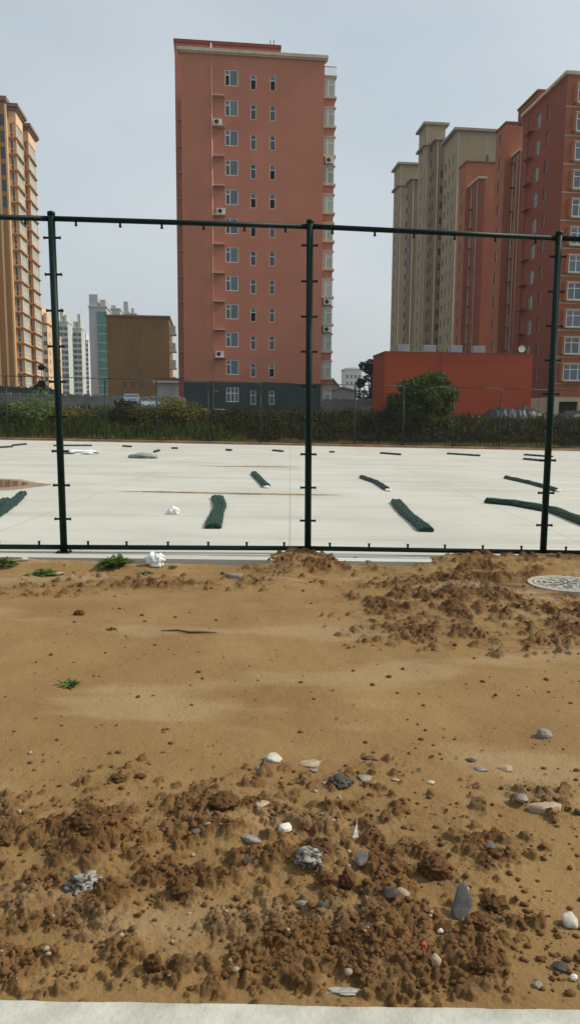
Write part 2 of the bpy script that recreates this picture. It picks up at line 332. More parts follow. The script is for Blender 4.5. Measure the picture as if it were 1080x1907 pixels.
# foreground kerb with slightly broken rear edge
n = 500; xs = np.linspace(-3,3,n); yb = KB+.010*(fbm(xs*6, xs*0+2, 4)-.5)+.010*(fbm(xs*1.1, xs*0+7, 2)-.5)
rows = [(yb, -.30), (yb, -.07), (yb-.012, -.055), (yb*0+KB-.10, -.05), (yb*0+KB-.6, -.05), (yb*0-2.5, -.06)]
V = np.concatenate([np.stack([xs, r[0], gbase(xs)+r[1]+(.004*(fbm(xs*22, xs*0+k, 3)-.5) if 0<k<4 else 0)], -1) for k, r in enumerate(rows)])
ii = np.arange(n*len(rows)).reshape(len(rows), n); fc = np.stack([ii[:-1,:-1], ii[1:,:-1], ii[1:,1:], ii[:-1,1:]], -1).reshape(-1,4)
tag(np_mesh('kerb', V, fc, M['kerb'], smooth=True), kind='structure')
# earth strip beyond the slab
M['earth'] = mat('red_brown_earth', (.13,.068,.034), .95, .3, 1.5, col2=(.24,.14,.07), bump=.03, bscale=4)
n = 300; xs = np.linspace(-39,39,n); V = []
for k,(y,z) in enumerate([(45.95,0.0),(46.1,.13),(46.5,.16),(47.1,.10),(48.2,.02)]):
    V.append(np.stack([xs, np.full(n,y), gbase(xs)+z+.07*(fbm(xs*1.5, xs*0+k*3.1, 3)-.5)], -1))
ii = np.arange(n*5).reshape(5,n); fc = np.stack([ii[:-1,:-1], ii[:-1,1:], ii[1:,1:], ii[1:,:-1]], -1).reshape(-1,4)
tag(np_mesh('earth_strip', np.concatenate(V), fc, M['earth'], smooth=True), kind='structure')

# flat stains and water on the slab
def flat_patch(name, m, pix, off, wob_=.06, n=8, kind='structure', label=None):
    pts = []
    for i in range(len(pix)):
        a = Vector(pix[i]); c = Vector(pix[(i+1)%len(pix)])
        for k in range(n):
            q = a.lerp(c, k/n); g = G(q[0], q[1]); s = 1+wob_*0
            pts.append((g.x+(random.random()-.5)*wob_, g.y+(random.random()-.5)*wob_*2.5))
    mb = MB(); mb.add([(x,y,float(gbase(x))+off) for x,y in pts], [tuple(range(len(pts)))]); return tag(mb.build(name, m), kind=kind)
M['wet'] = mat('damp_sandy_concrete', (.25,.18,.11), .7, .25, 1.0); M['water'] = mat('shallow_muddy_water', (.17,.125,.085), .05, .1, .7, spec=.5)
M['sand'] = mat('sand_in_joint', (.24,.17,.095), .95, .4, 3)
flat_patch('damp_stain', M['wet'], [(-120,890),(0,891),(40,893),(70,899),(98,903),(60,908),(20,913),(-120,916)], .004, .03)
flat_patch('puddle', M['water'], [(-120,893),(0,894),(35,896),(60,901),(40,905),(10,908),(-120,909)], .008, .02)
flat_patch('sand_streak', M['sand'], [(222,915),(300,915),(420,917.5),(560,920),(640,922),(560,922.5),(430,920.5),(300,917.5)], .004, .035, 22)
flat_patch('sand_streak', M['sand'], [(352,867),(430,868),(500,868),(560,870),(500,870),(430,869.5)], .004, .06, 14)

# ------------------------------------------------------------------ near fence frame
f_bot = [(120,1029),(573,1031),(1010,1038)]; f_top = [(96,401),(577,416),(1040,438)]
B_ = [G(*p) for p in f_bot]; T_ = [P(*t_, b_.y) for t_, b_ in zip(f_top, B_)]
B_ = [B_[0]*2-B_[1]]+B_+[B_[2]*2-B_[1]]; T_ = [T_[0]*2-T_[1]]+T_+[T_[2]*2-T_[1]]
for b_ in B_: b_.z = float(gbase(b_.x))
nf = empty('fence_frame', (0, B_[2].y, 0), 'tall dark green pipe frame of court fence standing without mesh at the slab edge', 'fence')
O = Vector((0, B_[2].y, 0))
lug = MB(); lug.tube([(0,0,0),(.050,0,0),(.0501,0,0),(.060,0,0)], [.013,.013,.018,.018], 8)
lug_proto = None
def add_lug(parent, loc, rot):
    global lug_proto
    if lug_proto is None: lug_proto = lug.build('lug', M['fence'], parent); o = lug_proto
    else: o = lug_proto.copy(); COL.objects.link(o); o.parent = parent
    o.location = loc; o.rotation_euler = rot
topr, botr = [], []
for b_, t_ in zip(B_, T_):
    mb = MB(); mb.tube([b_-O, t_-O+Vector((0,0,.015))], .040, 18); mb.tube([t_-O+Vector((0,0,.0)), t_-O+Vector((0,0,.035)), t_-O+Vector((0,0,.045))], [.043,.043,.02], 18)
    post = mb.build('post', M['fence'], nf, True)
    mb = MB(); q = b_-O; mb.box(q.x-.075,q.x+.075,q.y-.075,q.y+.075,q.z+.002,q.z+.014)
    for sx in (-1,1):
        for sy in (-1,1): mb.tube([(q.x+sx*.055,q.y+sy*.055,q.z+.014),(q.x+sx*.055,q.y+sy*.055,q.z+.035)], .009, 6)
    mb.build('base_plate', M['fence'], post)
    for k in range(9):
        s = .105+k*.104
        c = (b_-O).lerp(t_-O, s)
        add_lug(post, c+Vector((.035,0,0)), (0,0,0)); add_lug(post, c-Vector((.035,0,0)), (0,0,math.pi))
for i in range(4):
    for nm, A, C_, dz, rr in (('top_rail', T_[i], T_[i+1], -.035, .029), ('bottom_rail', B_[i], B_[i+1], .065, .029)):
        a = A-O+Vector((.04,0,dz)); c = C_-O+Vector((-.04,0,dz)); mb = MB(); mb.tube([a,c], rr, 14); ra = mb.build(nm, M['fence'], nf, True)
        for k in range(6):
            q = a.lerp(c, (k+.5)/6+ (random.random()-.5)*.01)
            if nm == 'top_rail': add_lug(ra, q-Vector((0,0,.012)), (0,math.pi/2,0))
            else: add_lug(ra, q+Vector((0,0,.012)), (0,-math.pi/2,0))

# ------------------------------------------------------------------ far fence
ff = empty('court_fence', (0,46.3,0), 'thin green pipe fence along the far side of the concrete court', 'fence')
O2 = Vector((0,46.3,0)); fb, ft = [], []
fpx = [-80,15,106,198,293,388,485,573,660,750,843,930,1018,1110]
for px in fpx:
    x = P(px, 800, 46.3).x; b_ = Vector((x,0,float(gbase(x)))); fb.append(b_); ft.append(b_+Vector((0,0,3.95-.006*x)))
for b_, t_ in zip(fb, ft):
    mb = MB(); mb.tube([b_, t_], .05, 8); mb.build('post', M['fence_far'], ff, True)
for nm, arr, dz in (('top_rail', ft, -.03), ('bottom_rail', fb, .2)):
    for i in range(len(arr)-1):
        mb = MB(); mb.tube([arr[i]+Vector((.05,0,dz)), arr[i+1]+Vector((-.05,0,dz))], .028, 6); mb.build(nm, M['fence_far'], ff, True)

# ------------------------------------------------------------------ buildings
YAW = R(6.4)
def rz_off(face): return {'F':0, 'L':-math.pi/2, 'R':math.pi/2}[face]
class Bld:
    def __init__(s, name, label, px, py, Y, zb=None, yaw=YAW, cat='building', group=None):
        c = P(px, py, Y); s.O = Vector((c.x, Y, 0)); s.zb = float(gz(c.x, Y))-.3 if zb is None else zb; s.O.z = s.zb; s.yaw = yaw
        s.root = empty(name, s.O, label, cat, group, yaw); s.dx = Vector((math.cos(yaw), math.sin(yaw))); s.dy = Vector((-math.sin(yaw), math.cos(yaw)))
    def W(s, x, y): q = Vector((s.O.x, s.O.y))+s.dx*x+s.dy*y; return q
    def u(s, px, py, y=0):
        d = ray(px, py); q = s.W(0, y); # q + t*dx parallel to d
        return (d.x*q.y-d.y*q.x)/(s.dx.x*d.y-s.dx.y*d.x)
    def v(s, px, py, x=0):
        d = ray(px, py); q = s.W(x, 0); return (d.x*q.y-d.y*q.x)/(s.dy.x*d.y-s.dy.y*d.x)
    def z(s, py, x=0, y=0): q = s.W(x, y); return zfor(q.x, q.y, py)-s.zb
    def part(s, mb, name, m, parent=None, smooth=False): return mb.build(name, m, parent or s.root, smooth)
    def block(s, x0,x1,y0,y1,z0,z1, m, holes={}, name='wall', rec=.16, top=True):
        mb = MB()
        def wallface(T, U, holes):
            us = sorted(set([0,U]+[a for h in holes for a in (h[0],h[0]+h[2])])); vs = sorted(set([z0,z1]+[a for h in holes for a in (h[1],h[1]+h[3])]))
            us = [a for a in us if 0 <= a <= U]; vs = [a for a in vs if z0 <= a <= z1]
            for i in range(len(us)-1):
                for j in range(len(vs)-1):
                    cu = (us[i]+us[i+1])/2; cv = (vs[j]+vs[j+1])/2
                    if any(h[0]<cu<h[0]+h[2] and h[1]<cv<h[1]+h[3] for h in holes): continue
                    mb.add([T(us[i],vs[j],0),T(us[i+1],vs[j],0),T(us[i+1],vs[j+1],0),T(us[i],vs[j+1],0)], [(0,1,2,3)])
            for h in holes:
                a,b_,w_,h_ = h[:4]
                q = [(a,b_),(a+w_,b_),(a+w_,b_+h_),(a,b_+h_)]
                for k in range(4):
                    p, r = q[k], q[(k+1)%4]; mb.add([T(*p,0),T(*r,0),T(*r,-rec),T(*p,-rec)], [(0,3,2,1)])
                mb.add([T(*p_,-rec) for p_ in q], [(0,1,2,3)])
        wallface(lambda a,b_,n: (x0+a, y0-n, b_), x1-x0, holes.get('F',[]))
        wallface(lambda a,b_,n: (x0-n, y1-a, b_), y1-y0, holes.get('L',[]))
        wallface(lambda a,b_,n: (x1+n, y0+a, b_), y1-y0, holes.get('R',[]))
        mb.add([(x1,y1,z0),(x0,y1,z0),(x0,y1,z1),(x1,y1,z1)], [(0,1,2,3)])
        mb.add([(x0,y0,z1),(x1,y0,z1),(x1,y1,z1),(x0,y1,z1)], [(0,1,2,3)])
        return mb.build(name, m, s.root)
    def loc(s, blk, face, a, b_, n=0):
        x0,x1,y0,y1 = blk
        return {'F':(x0+a, y0-n, b_), 'L':(x0-n, y1-a, b_), 'R':(x1+n, y0+a, b_)}[face]
    def put(s, proto, blk, face, a, b_, n=0):
        o = copy_tree(proto, s.root) if proto.get('_used') else proto
        proto['_used'] = 1
        if o is not proto and '_used' in o: del o['_used']
        o.parent = s.root; o.location = s.loc(blk, face, a, b_, n); o.rotation_euler = (0,0,rz_off(face)); return o
protos = []
def window(w_, h_, mull=(), trans=(), ft=.07, gm='glass', fm='white', rec=.10, glass2=None):
    mb = MB(); y0, y1 = rec-.04, rec+.03
    mb.box(0,ft,y0,y1,0,h_); mb.box(w_-ft,w_,y0,y1,0,h_); mb.box(ft,w_-ft,y0,y1,0,ft); mb.box(ft,w_-ft,y0,y1,h_-ft,h_)
    for m_ in mull: mb.box(m_*w_-ft/2, m_*w_+ft/2, y0+.002, y1, ft, h_-ft)
    for (a,b_,t_) in trans: mb.box(a*w_+ft/2, b_*w_-ft/2, y0+.004, y1, t_*h_-ft/2, t_*h_+ft/2)
    o = mb.build('window', M[fm]); g = MB(); g.box(ft*.5, w_-ft*.5, rec-.005, rec+.01, ft*.5, h_-ft*.5)
    if glass2: # (a,b,lo,hi,mat) another leaf
        a,b_,lo,hi,gm2 = glass2; q = MB(); q.box(a*w_+ft*.4, b_*w_-ft*.4, rec-.012, rec-.006, lo*h_+ft*.4, hi*h_-ft*.4); q.build('open_leaf' if gm2=='dark' else 'pane', M[gm2], o)
    g.build('pane', M[gm], o); protos.append(o); return o
def plain_window(w_, h_, gm='glass', rec=.10):
    g = MB(); g.box(0.0, w_, rec, rec+.03, 0, h_); o = g.build('window', M[gm]); protos.append(o); return o

# ---- central salmon tower
b = Bld('apartment_tower', 'salmon pink apartment tower block with dark green base standing alone in the middle', 340, 400, 71, cat='building')
Wd = b.u(601,400); top = b.z(95,0,0); DEP = 9.0
zr0 = b.z(735, b.u(432,735)); zr1 = b.z(145, b.u(432,145)); fl = (zr1-zr0)/11
cols = [(b.u(420,400), b.u(444,400), 1.42, 'big'), (b.u(466.5,400), b.u(477,400), 1.35, 's'), (b.u(502,400), b.u(512.5,400), 1.35, 's')]
holes = []
for r in range(12):
    for c in cols:
        holes.append((c[0], zr0+fl*r-c[2]/2-(.25 if c[3]=='s' else 0), c[1]-c[0], c[2]))
zgreen = b.z(712, 3)
blkF = (0, Wd, 0, DEP)
# green base and salmon wall share one vertical plane, split by height
hl = [h for h in holes if h[1]+h[3] < zgreen+.2]; hu = [h for h in holes if h not in hl]
wl = b.block(-.02, Wd+.02, -.04, DEP, 0, zgreen, M['green_base'], {'F':[(h[0]+.02,*h[1:]) for h in hl]}, 'base_wall', rec=.2)
b.block(0, Wd, 0, DEP, zgreen, top, M['pink'], {'F':hu})
wb = cols[0][1]-cols[0][0]; ws = cols[1][1]-cols[1][0]
pA = window(wb, 1.42, (.36,), ((0,.36,.68),), gm='glass_blue', glass2=(0,.36,0,.68,'glass'))
pB = window(wb, 1.42, (.36,), ((0,.36,.68),), gm='glass_blue', glass2=(0,.36,0,.68,'dark'))
pC = window(ws, 1.35, (), ((0,1,.66),), gm='glass', ft=.055)
pD = window(ws, 1.35, (), ((0,1,.66),), gm='glass_blue', ft=.055, glass2=(0,1,0,.66,'dark'))
pE = window(wb, 1.42, (.36,.68), ((0,1,.6),), gm='glass')
for r in range(12):
    fr = 11-r
    for ci, c in enumerate(cols):
        h = holes[r*3+ci]
        if ci == 0: pr = pE if fr == 11 else (pB if fr == 0 else pA)
        else: pr = pD if (fr, ci) in ((0,1),(0,2),(3,2),(4,1),(4,2),(8,1),(10,2),(5,1)) else pC
        b.put(pr, blkF if fr != 11 else (0,Wd,-.04,DEP), 'F', h[0], h[1])
pu = b.u(396,400)
mb = MB(); mb.tube([(pu,-.07,b.z(762,pu)),(pu,-.07,b.z(118,pu))], .045, 8)
for r in range(12):
    zz = zr0+fl*r+.35
    mb.tube([(pu+.04,-.05,zz),(pu+.45,-.05,zz-.03)], .02, 6)
mb.tube([(pu,-.07,b.z(762,pu)),(pu+1.2,-.07,b.z(762,pu)-.05)], .045, 8)
b.part(mb, 'drain_pipe', M['pipe'], smooth=True)
lw = b.u(419,400)-pu-.1
mb = MB(); mb.box(0, lw, -.62, 0, 0, .10); led = mb.build('air_conditioner_ledge', M['pipe']); protos.append(led)
for r in range(1,12):
    if r == 1: continue
    b.put(led, blkF, 'F', pu+.08, zr0+fl*r-1.82)
def make_ac():
    mb = MB(); mb.box(0,.82,-.34,0,0,.56); o = mb.build('air_conditioner', M['ac']); q = MB()
    q.tube([(.30,-.35,.28),(.30,-.341,.28)], .21, 18); q.build('fan_grille', M['fan'], o); protos.append(o); return o
ac = make_ac()
for r, dx_ in ((10,.12),(7,.40),(2,.2)): b.put(ac, blkF, 'F', pu+dx_, zr0+fl*r-1.718, .12)
mb = MB(); mb.box(-.30, Wd+.30, -.34, .5, top, top+.28); mb.box(-.18, Wd+.18, -.2, .5, top-.12, top); b.part(mb, 'cornice', M['cream'])
rx0 = b.u(328,300,DEP); rx1 = b.u(522,95,DEP); rt = b.z(72, rx0, DEP)
b.block(rx0, rx1, DEP+.02, DEP+9, 0, rt-.35, M['pink'], {}, 'rear_wing')
mb = MB(); mb.box(rx0-.1, rx1+.1, DEP-.1, DEP+9.1, rt-.35, rt); b.part(mb, 'roof_edge', M['redA'])
mb = MB()
for r in range(0,12): mb.box(rx0+.25, rx0+.7, DEP-.25, DEP+.02, zr0+fl*r-.5, zr0+fl*r-.42)
b.part(mb, 'ledge_row', M['cream'])
for pxx in (503.5, 510):
    ax = b.u(pxx, 80, DEP+1); mb = MB(); mb.tube([(ax,DEP+1,rt-.1),(ax,DEP+1,rt+.95)], .045, 6); b.part(mb, 'antenna', M['roof_brown'])
ax = b.u(393, 88, 1.2); mb = MB(); mb.tube([(ax,1.2,top),(ax,1.2,b.z(80,ax,1.2))], .06, 8); b.part(mb, 'vent_pipe', M['white'])
# stacked bay windows on the right flank
bw = 1.15
def bay():
    o = MB().box(0,bw,0,2.2,-.12,0).box(-.0,bw+.14,-.14,2.3,-.30,-.12).build('bay_window', M['cream'])
    MB().box(.0,bw-.03,.03,2.17,-1.02,-.30).build('apron', M['pink'], o)
    q = MB()
    for (xx,yy_) in ((.42,0),(bw-.09,0),(bw-.09,2.1)): q.box(xx,xx+.09,yy_,yy_+.09,0,1.48)
    q.box(0,bw,0,.08,1.40,1.48); q.box(bw-.08,bw,.09,2.1,1.40,1.48); q.box(.51,bw-.09,.01,.07,.95,1.02); q.build('frame', M['white'], o)
    MB().box(0,bw-.03,.03,2.15,0,1.40).build('pane', M['glass_pale'], o)
    MB().box(-.0,bw+.10,-.10,2.28,1.481,1.60).build('canopy', M['cream'], o)
    protos.append(o); return o
bayp = bay()
for r in range(0,12):
    o = b.put(bayp, blkF, 'F', Wd+.01, zr0+fl*r-.75); o.location.y = .7
    if r in (3,4,9):
        q = b.put(ac, blkF, 'F', Wd+.25, zr0+fl*r-1.72, 0); q.location.y = .62
mb = MB()
zt = zr0+fl*11+1.0; 
for k in range(8): mb.box(Wd+.1+k*.15, Wd+.13+k*.15, .62,.65, zt, zt+.75)
mb.box(Wd+.02,Wd+1.25,.6,.66,zt+.75,zt+.82); mb.box(Wd+.02,Wd+1.3,.55,3,zt-.1,zt)
b.part(mb, 'roof_railing', M['cream'])

# ---- tower at the right edge
a = Bld('apartment_tower', 'brick red apartment tower cut by the right edge, white framed bay windows on its front', 1041, 435, 74)
topA = a.z(140,0,0); WA = 16.0; DA = a.v(975,212,0); blkA = (0,WA,0,DA)
zw = [a.z(y_, 1.5) for y_ in (178,694)]; flA = (zw[1]-zw[0])/-10
LA, LB_, hol = [], [], []
for r in range(11):
    zz = zw[1]+flA*r
    va = a.v(860+397/2.98, 417); vb = a.v(860+447/2.98, 417)
    LA.append((DA-va-.55, zz-.85, 1.1, 1.45)); LB_.append((DA-vb-.3, zz-.75, .6, 1.35))
a.block(0, WA, .02, DA, 3.0, topA, M['redA'], {'L':[(h[0]+.0,*h[1:]) for h in LA+LB_]})
a.block(0.02, WA, -.0, .30, 3.0, topA+.01, M['orange'], {}, 'front_wall')
a.block(0.0, WA, .0, DA, 0, 3.0, M['cream'], {'F':[(.9,.05,2.0,2.5),(4.2,.05,2.0,2.5)]}, 'ground_floor_wall', rec=.3)
mb = MB(); mb.box(.9,2.9,.22,.28,.05,2.55); a.part(mb, 'garage_door', M['dark'])
wA1 = window(1.1,1.45,(.5,),((0,.5,.7),), gm='glass', ft=.05, fm='cream', glass2=(.5,1,0,1,'glass_blue')); wA2 = window(.6,1.35,(),((0,1,.66),), gm='glass', fm='redA')
ledA = MB().box(0,1.5,-.55,0,0,.08).build('air_conditioner_ledge', M['redA']); protos.append(ledA)
for h in LA: a.put(wA1, (0,WA,.02,DA), 'L', h[0], h[1]); a.put(ledA, (0,WA,.02,DA), 'L', h[0]-1.9, h[1]+.1, .01)
for h in LB_: a.put(wA2, (0,WA,.02,DA), 'L', h[0], h[1])
vp = a.v(860+345/2.98, 417)
mb = MB(); mb.tube([(-.06, vp, 3.2),(-.06, vp, topA-.6)], .045, 8); a.part(mb, 'drain_pipe', M['redA'], smooth=True)
vp = a.v(860+300/2.98, 500); mb = MB(); mb.tube([(-.06, vp, 2.2),(-.06, vp, topA-.3)], .05, 8); a.part(mb, 'drain_pipe', M['pipe'], smooth=True)
mb = MB(); mb.box(-.32, WA, -.32, DA+.1, topA, topA+.3); a.part(mb, 'cornice', M['cream'])
mb = MB(); pt = a.z(170, .6, DA-2); mb.box(0.6, 9, DA-2, DA+3, topA+.3, pt); a.part(mb, 'stair_tower', M['redA'])
mb = MB(); mb.box(0.5, 9.1, DA-2.1, DA+3.1, pt+.002, pt+.2); a.part(mb, 'roof_edge', M['redA'])
def bayA(w_=2.3, dp=.55):
    o = MB().box(0,w_,-dp,0,-.12,0).build('bay_window', M['cream']); MB().box(-.12,w_+.12,-dp-.12,0,1.602,1.72).build('canopy', M['cream'], o)
    q = MB(); t_ = .085
    for x_ in (0, w_*.30, w_*.66, w_-t_): q.box(x_,x_+t_,-dp-.01,-dp+.06,0,1.6)
    q.box(0,w_,-dp,-dp+.05,1.05,1.12); q.box(0,w_,-dp,-dp+.05,0,.07); q.box(0,w_,-dp,-dp+.05,1.53,1.6); q.box(0,t_,-.1,0,0,1.6); q.build('frame', M['white'], o)
    MB().box(.02,w_-.02,-dp+.03,-.002,.0,1.599).build('pane', M['glass_blue'], o)
    q = MB(); q.box(-.25,-.02,-dp-.06,0,-.06,1.66); q.build('side_fin', M['orange'], o); protos.append(o); return o
bA = bayA()
for r in range(11):
    a.put(bA, blkA, 'F', .85, zw[1]+flA*r-.8); a.put(bA, blkA, 'F', 4.3, zw[1]+flA*r-.8)
    mb = MB(); mb.box(.0,WA,-.06,-.002,zw[1]+flA*r-1.13,zw[1]+flA*r-1.0); a.part(mb, 'band', M['cream'])

# ---- red towers further back
def red_tower(px, py, Y, label, px_fl, top_py, px_r, low=None, fwd=5.0):
    t_ = Bld('apartment_tower', label, px, py, Y)
    Wt = t_.u(px_r, py); Dt = 3.2; tp = t_.z(top_py, 1, 0); flh = 2.9; LH, FH = [], []
    for r in range(1,13): LH.append((Dt*.35, 1.2+flh*r, .7, 1.3))
    t_.block(0, Wt, 0, Dt, 0, tp, M['orange'], {'L':LH}, 'stair_tower')
    pw = plain_window(.7,1.3)
    for h in LH: t_.put(pw, (0,Wt,0,Dt), 'L', h[0], h[1])
    mb = MB(); mb.box(-.15,Wt+.1,-.15,Dt+.1,tp,tp+.25); t_.part(mb, 'roof_edge', M['redA'])
    # lower main body further forward
    lx0 = t_.u(low[0], low[1], -fwd); ltop = t_.z(low[2], lx0, -fwd); lx1 = lx0+low[3]
    LH = [(c_, 1.2+flh*r, .9, 1.35) for r in range(1,12) for c_ in (((.8, 3.2) if fwd > 4 else (.55,)))]
    t_.block(lx0, lx1, -fwd, -.02, 0, ltop, M['redA'], {'L':LH})
    pw2 = window(.9,1.35,(.5,),(), gm='glass', ft=.1, fm='cream')
    for h in LH: t_.put(pw2, (lx0,lx1,-fwd,-.02), 'L', h[0], h[1])
    mb = MB(); mb.box(lx0-.25,lx1+.2,-fwd-.25,-.0,ltop,ltop+.3); t_.part(mb, 'cornice', M['cream'])
    mb = MB(); mb.tube([(lx0-.08,-fwd+.4,0),(lx0-.08,-fwd+.4,ltop-.2)], .07, 6); mb.tube([(lx0-.08,-fwd*.35,0),(lx0-.08,-fwd*.35,ltop-.2)], .07, 6); t_.part(mb, 'drain_pipe', M['cream'])
    mb = MB()
    for r in range(1,12): mb.box(lx0-.55,lx0-.01,-fwd*.5,-fwd*.5+.6,1.0+flh*r,1.07+flh*r)
    t_.part(mb, 'ledge_row', M['redA'])
    return t_
red_tower(935, 400, 97, 'orange red tower block directly left of the tower at the right edge', 0, 231, 990, (962,400,282,9), fwd=2.4)
red_tower(865, 400, 118, 'orange red tower block just right of the beige towers', 0, 303, 922, (889,420,333,.9), fwd=4.6)

# ---- beige towers
def beige_tower(px, py, Y, label, px_r, px_back, top_py, trim_py=None, ncolL=2, extra=None, front_cols=(), fdep=None, cb='beige', dark_l=False):
    t_ = Bld('apartment_tower', label, px, py, Y)
    Wt = t_.u(px_r, py); Dt = max(2.5, t_.v(px_back, py)); tp = t_.z(top_py, .5, 0); flh = 2.9; nf_ = int(tp/flh)-1
    LH = [((k+.5)*Dt/ncolL-.45, 1.1+flh*r, .9, 1.4) for r in range(1,nf_) for k in range(ncolL)]
    FH = [(c_*Wt, 1.1+flh*r, .6, 1.3) for r in range(1,nf_) for c_ in front_cols]
    t_.block(0, Wt, 0, Dt, 0, tp, M[cb], {'L':LH, 'F':FH})
    pw = plain_window(.9,1.4); pf = plain_window(.6,1.3)
    for h in LH: t_.put(pw, (0,Wt,0,Dt), 'L', h[0], h[1])
    for h in FH: t_.put(pf, (0,Wt,0,Dt), 'F', h[0], h[1])
    mb = MB(); mb.box(-.6,Wt+.6,-.6,Dt+.5,tp,tp+.45); t_.part(mb, 'cornice', M['beige_trim'])
    if trim_py:
        tz = t_.z(trim_py, .5, 0); mb = MB(); mb.box(-.5,Wt+.3,-.5,Dt+.3,tz-.2,tz+.25); t_.part(mb, 'trim_band', M['beige_trim'])
    mb = MB(); mb.tube([(.3,-.1,0),(.3,-.1,tp-.3)], .11, 6); t_.part(mb, 'drain_pipe', M['cream'])
    return t_
beige_tower(845, 400, 138, 'beige tower block with bare front wall, nearest of the beige group', 935, 823, 244, None, 3, front_cols=(.60,))
beige_tower(788, 400, 150, 'tallest beige tower block with two stepped cornices', 824, 776, 233, 270, 1, front_cols=(.28,.62), cb='beige')
beige_tower(742, 400, 172, 'beige tower block at the left end of the beige group', 781, 732, 307, 345, 1, front_cols=(.35,.68), cb='beige')
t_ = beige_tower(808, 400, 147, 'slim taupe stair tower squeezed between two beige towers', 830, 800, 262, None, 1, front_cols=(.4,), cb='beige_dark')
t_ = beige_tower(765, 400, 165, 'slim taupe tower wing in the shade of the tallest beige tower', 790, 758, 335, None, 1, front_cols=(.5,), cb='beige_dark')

# ---- tan tower on the left edge
l = Bld('apartment_tower', 'tan and cream high-rise with brown roof edges cut by the left edge', 20, 400, 120)
tp = l.z(190, 0, 0); flL = (l.z(239,0,0)-l.z(239+30.7,0,0)); ncl = int((tp)/flL)
l.block(-14, 0, 0, 8, 0, tp, M['tan'], {'F':[(x_, 1.0+flL*r, .9, 1.7) for r in range(ncl-6,ncl) for x_ in (14-.95-.1, 14-2.1-.25)]})
pz = plain_window(.9,1.7)
for r in range(ncl-6,ncl):
    for x_ in (14-.95-.1, 14-2.1-.25): l.put(pz, (-14,0,0,8), 'F', x_, 1.0+flL*r)
mb = MB()
for x_ in (-.1,-1.25,-2.5): mb.box(x_-.14,x_+.14,-.35,-.003,3,tp-.4)
l.part(mb, 'pilaster', M['tan_light'])
mb = MB(); mb.box(-15,.2,-.6,8.4,tp,tp+.7); l.part(mb, 'roof_edge', M['roof_brown'])
def lstack(px_l, px_r, y0, px_b, top_py, nm, r0=1):
    x0 = l.u(px_l,400,y0); x1 = l.u(px_r,400,y0); yb_ = l.v(px_b,400,x1); tz = l.z(top_py, x1, y0); D_ = yb_-y0
    n_ = int((tz-1.5)/flL); zs = [tz-2.2-flL*(k+1)+.4 for k in range(n_)]
    FH = [(.12, z_, (x1-x0)-.24, 2.1) for z_ in zs]; RH = [(.25, z_, D_-.5, 2.1) for z_ in zs]
    l.block(x0,x1,y0,yb_,0,tz,M['tan_light'],{'F':FH,'R':RH}, rec=.5)
    wf = window((x1-x0)-.24, 2.1, (.5,), ((0,1,.35),), gm='glass', ft=.09, rec=.3); wr = window(D_-.5, 2.1, (.33,.66), ((0,1,.35),), gm='glass_pale', ft=.09, rec=.12)
    for z_ in zs:
        l.put(wf, (x0,x1,y0,yb_), 'F', .12, z_); l.put(wr, (x0,x1,y0,yb_), 'R', .25, z_)
    mb = MB()
    for z_ in zs: mb.box(x0-.05,x1+.22,y0-.3,yb_+.1,z_-.32,z_-.12)
    l.part(mb, 'floor_band', M['tan'])
    mb = MB(); mb.box(x0-.7,x1+.55,y0-.8,yb_+.8,tz,tz+.5); mb.box(x0-.4,x1+.3,y0-.5,yb_+.5,tz-.35,tz); l.part(mb, 'roof_edge', M['roof_brown'])
    q = MB(); q.box(0,.8,-.35,0,0,.6); pa = q.build('air_conditioner', M['ac']); protos.append(pa)
    for z_ in zs: l.put(pa, (x0,x1,y0,yb_), 'F', -.85, z_-.1, -.1)
lstack(23, 37, 1.0, 49, 202, 'a'); lstack(48, 59, 9.0, 71, 238, 'b')
mb = MB(); mb.box(-14,.1,-6,-.5,0,2.6); l.part(mb, 'annex', M['green_base'])

def simple_tower(label, px, py, Y, px_r, top_py, m, dep=10, wm='glass', cols_=2, ww=1.2, wh=1.5, flh=3.0, crown=None, faces=('F',), px_b=None, name='apartment_tower', trim=None, pitchr=None):
    t_ = Bld(name, label, px, py, Y); Wt = t_.u(px_r, py); tp = t_.z(top_py, 0, 0); n_ = int((tp-2)/flh)
    n_ = min(n_, 95//max(1,cols_*len(faces)))
    hs = {}
    for f_ in faces:
        U_ = Wt if f_ == 'F' else dep
        hs[f_] = [((k+.5)*U_/cols_-ww/2, tp-1.6-flh*(r+1)+.6, ww, wh) for r in range(n_) for k in range(cols_)]
    t_.block(0, Wt, 0, dep, 0, tp, M[m], hs)
    pw = plain_window(ww, wh, wm)
    for f_ in faces:
        for h in hs[f_]: t_.put(pw, (0,Wt,0,dep), f_, h[0], h[1])
    mb = MB(); mb.box(-.3,Wt+.3,-.3,dep+.3,tp,tp+.5); t_.part(mb, 'roof_edge', M[trim or m])
    if crown:
        for (c0,c1,hh) in crown: mb = MB(); mb.box(Wt*c0,Wt*c1,1,dep-1,tp+.5,tp+hh); t_.part(mb, 'roof_tower', M[m])
    return t_, Wt, tp
simple_tower('small peach high-rise seen beside the left tan tower', 74, 650, 250, 90, 604, 'tan_light', 14, cols_=2, crown=[(.0,.35,6),(.55,.9,4)], faces=('F','R'), trim='roof_brown')
simple_tower('peach high-rise half hidden by the left green fence post', 90, 650, 290, 104, 625, 'tan_light', 12, cols_=2, faces=('F','R'))
simple_tower('pale green high-rise just right of the left fence post', 112, 650, 380, 128, 600, 'far_pale', 12, cols_=2, ww=2, wh=1.8, crown=[(.1,.45,7),(.6,.85,4)])
simple_tower('narrow blue grey high-rise between two pale high-rises', 127, 650, 430, 141, 622, 'far_grey', 12, cols_=2, ww=2, wh=1.8)
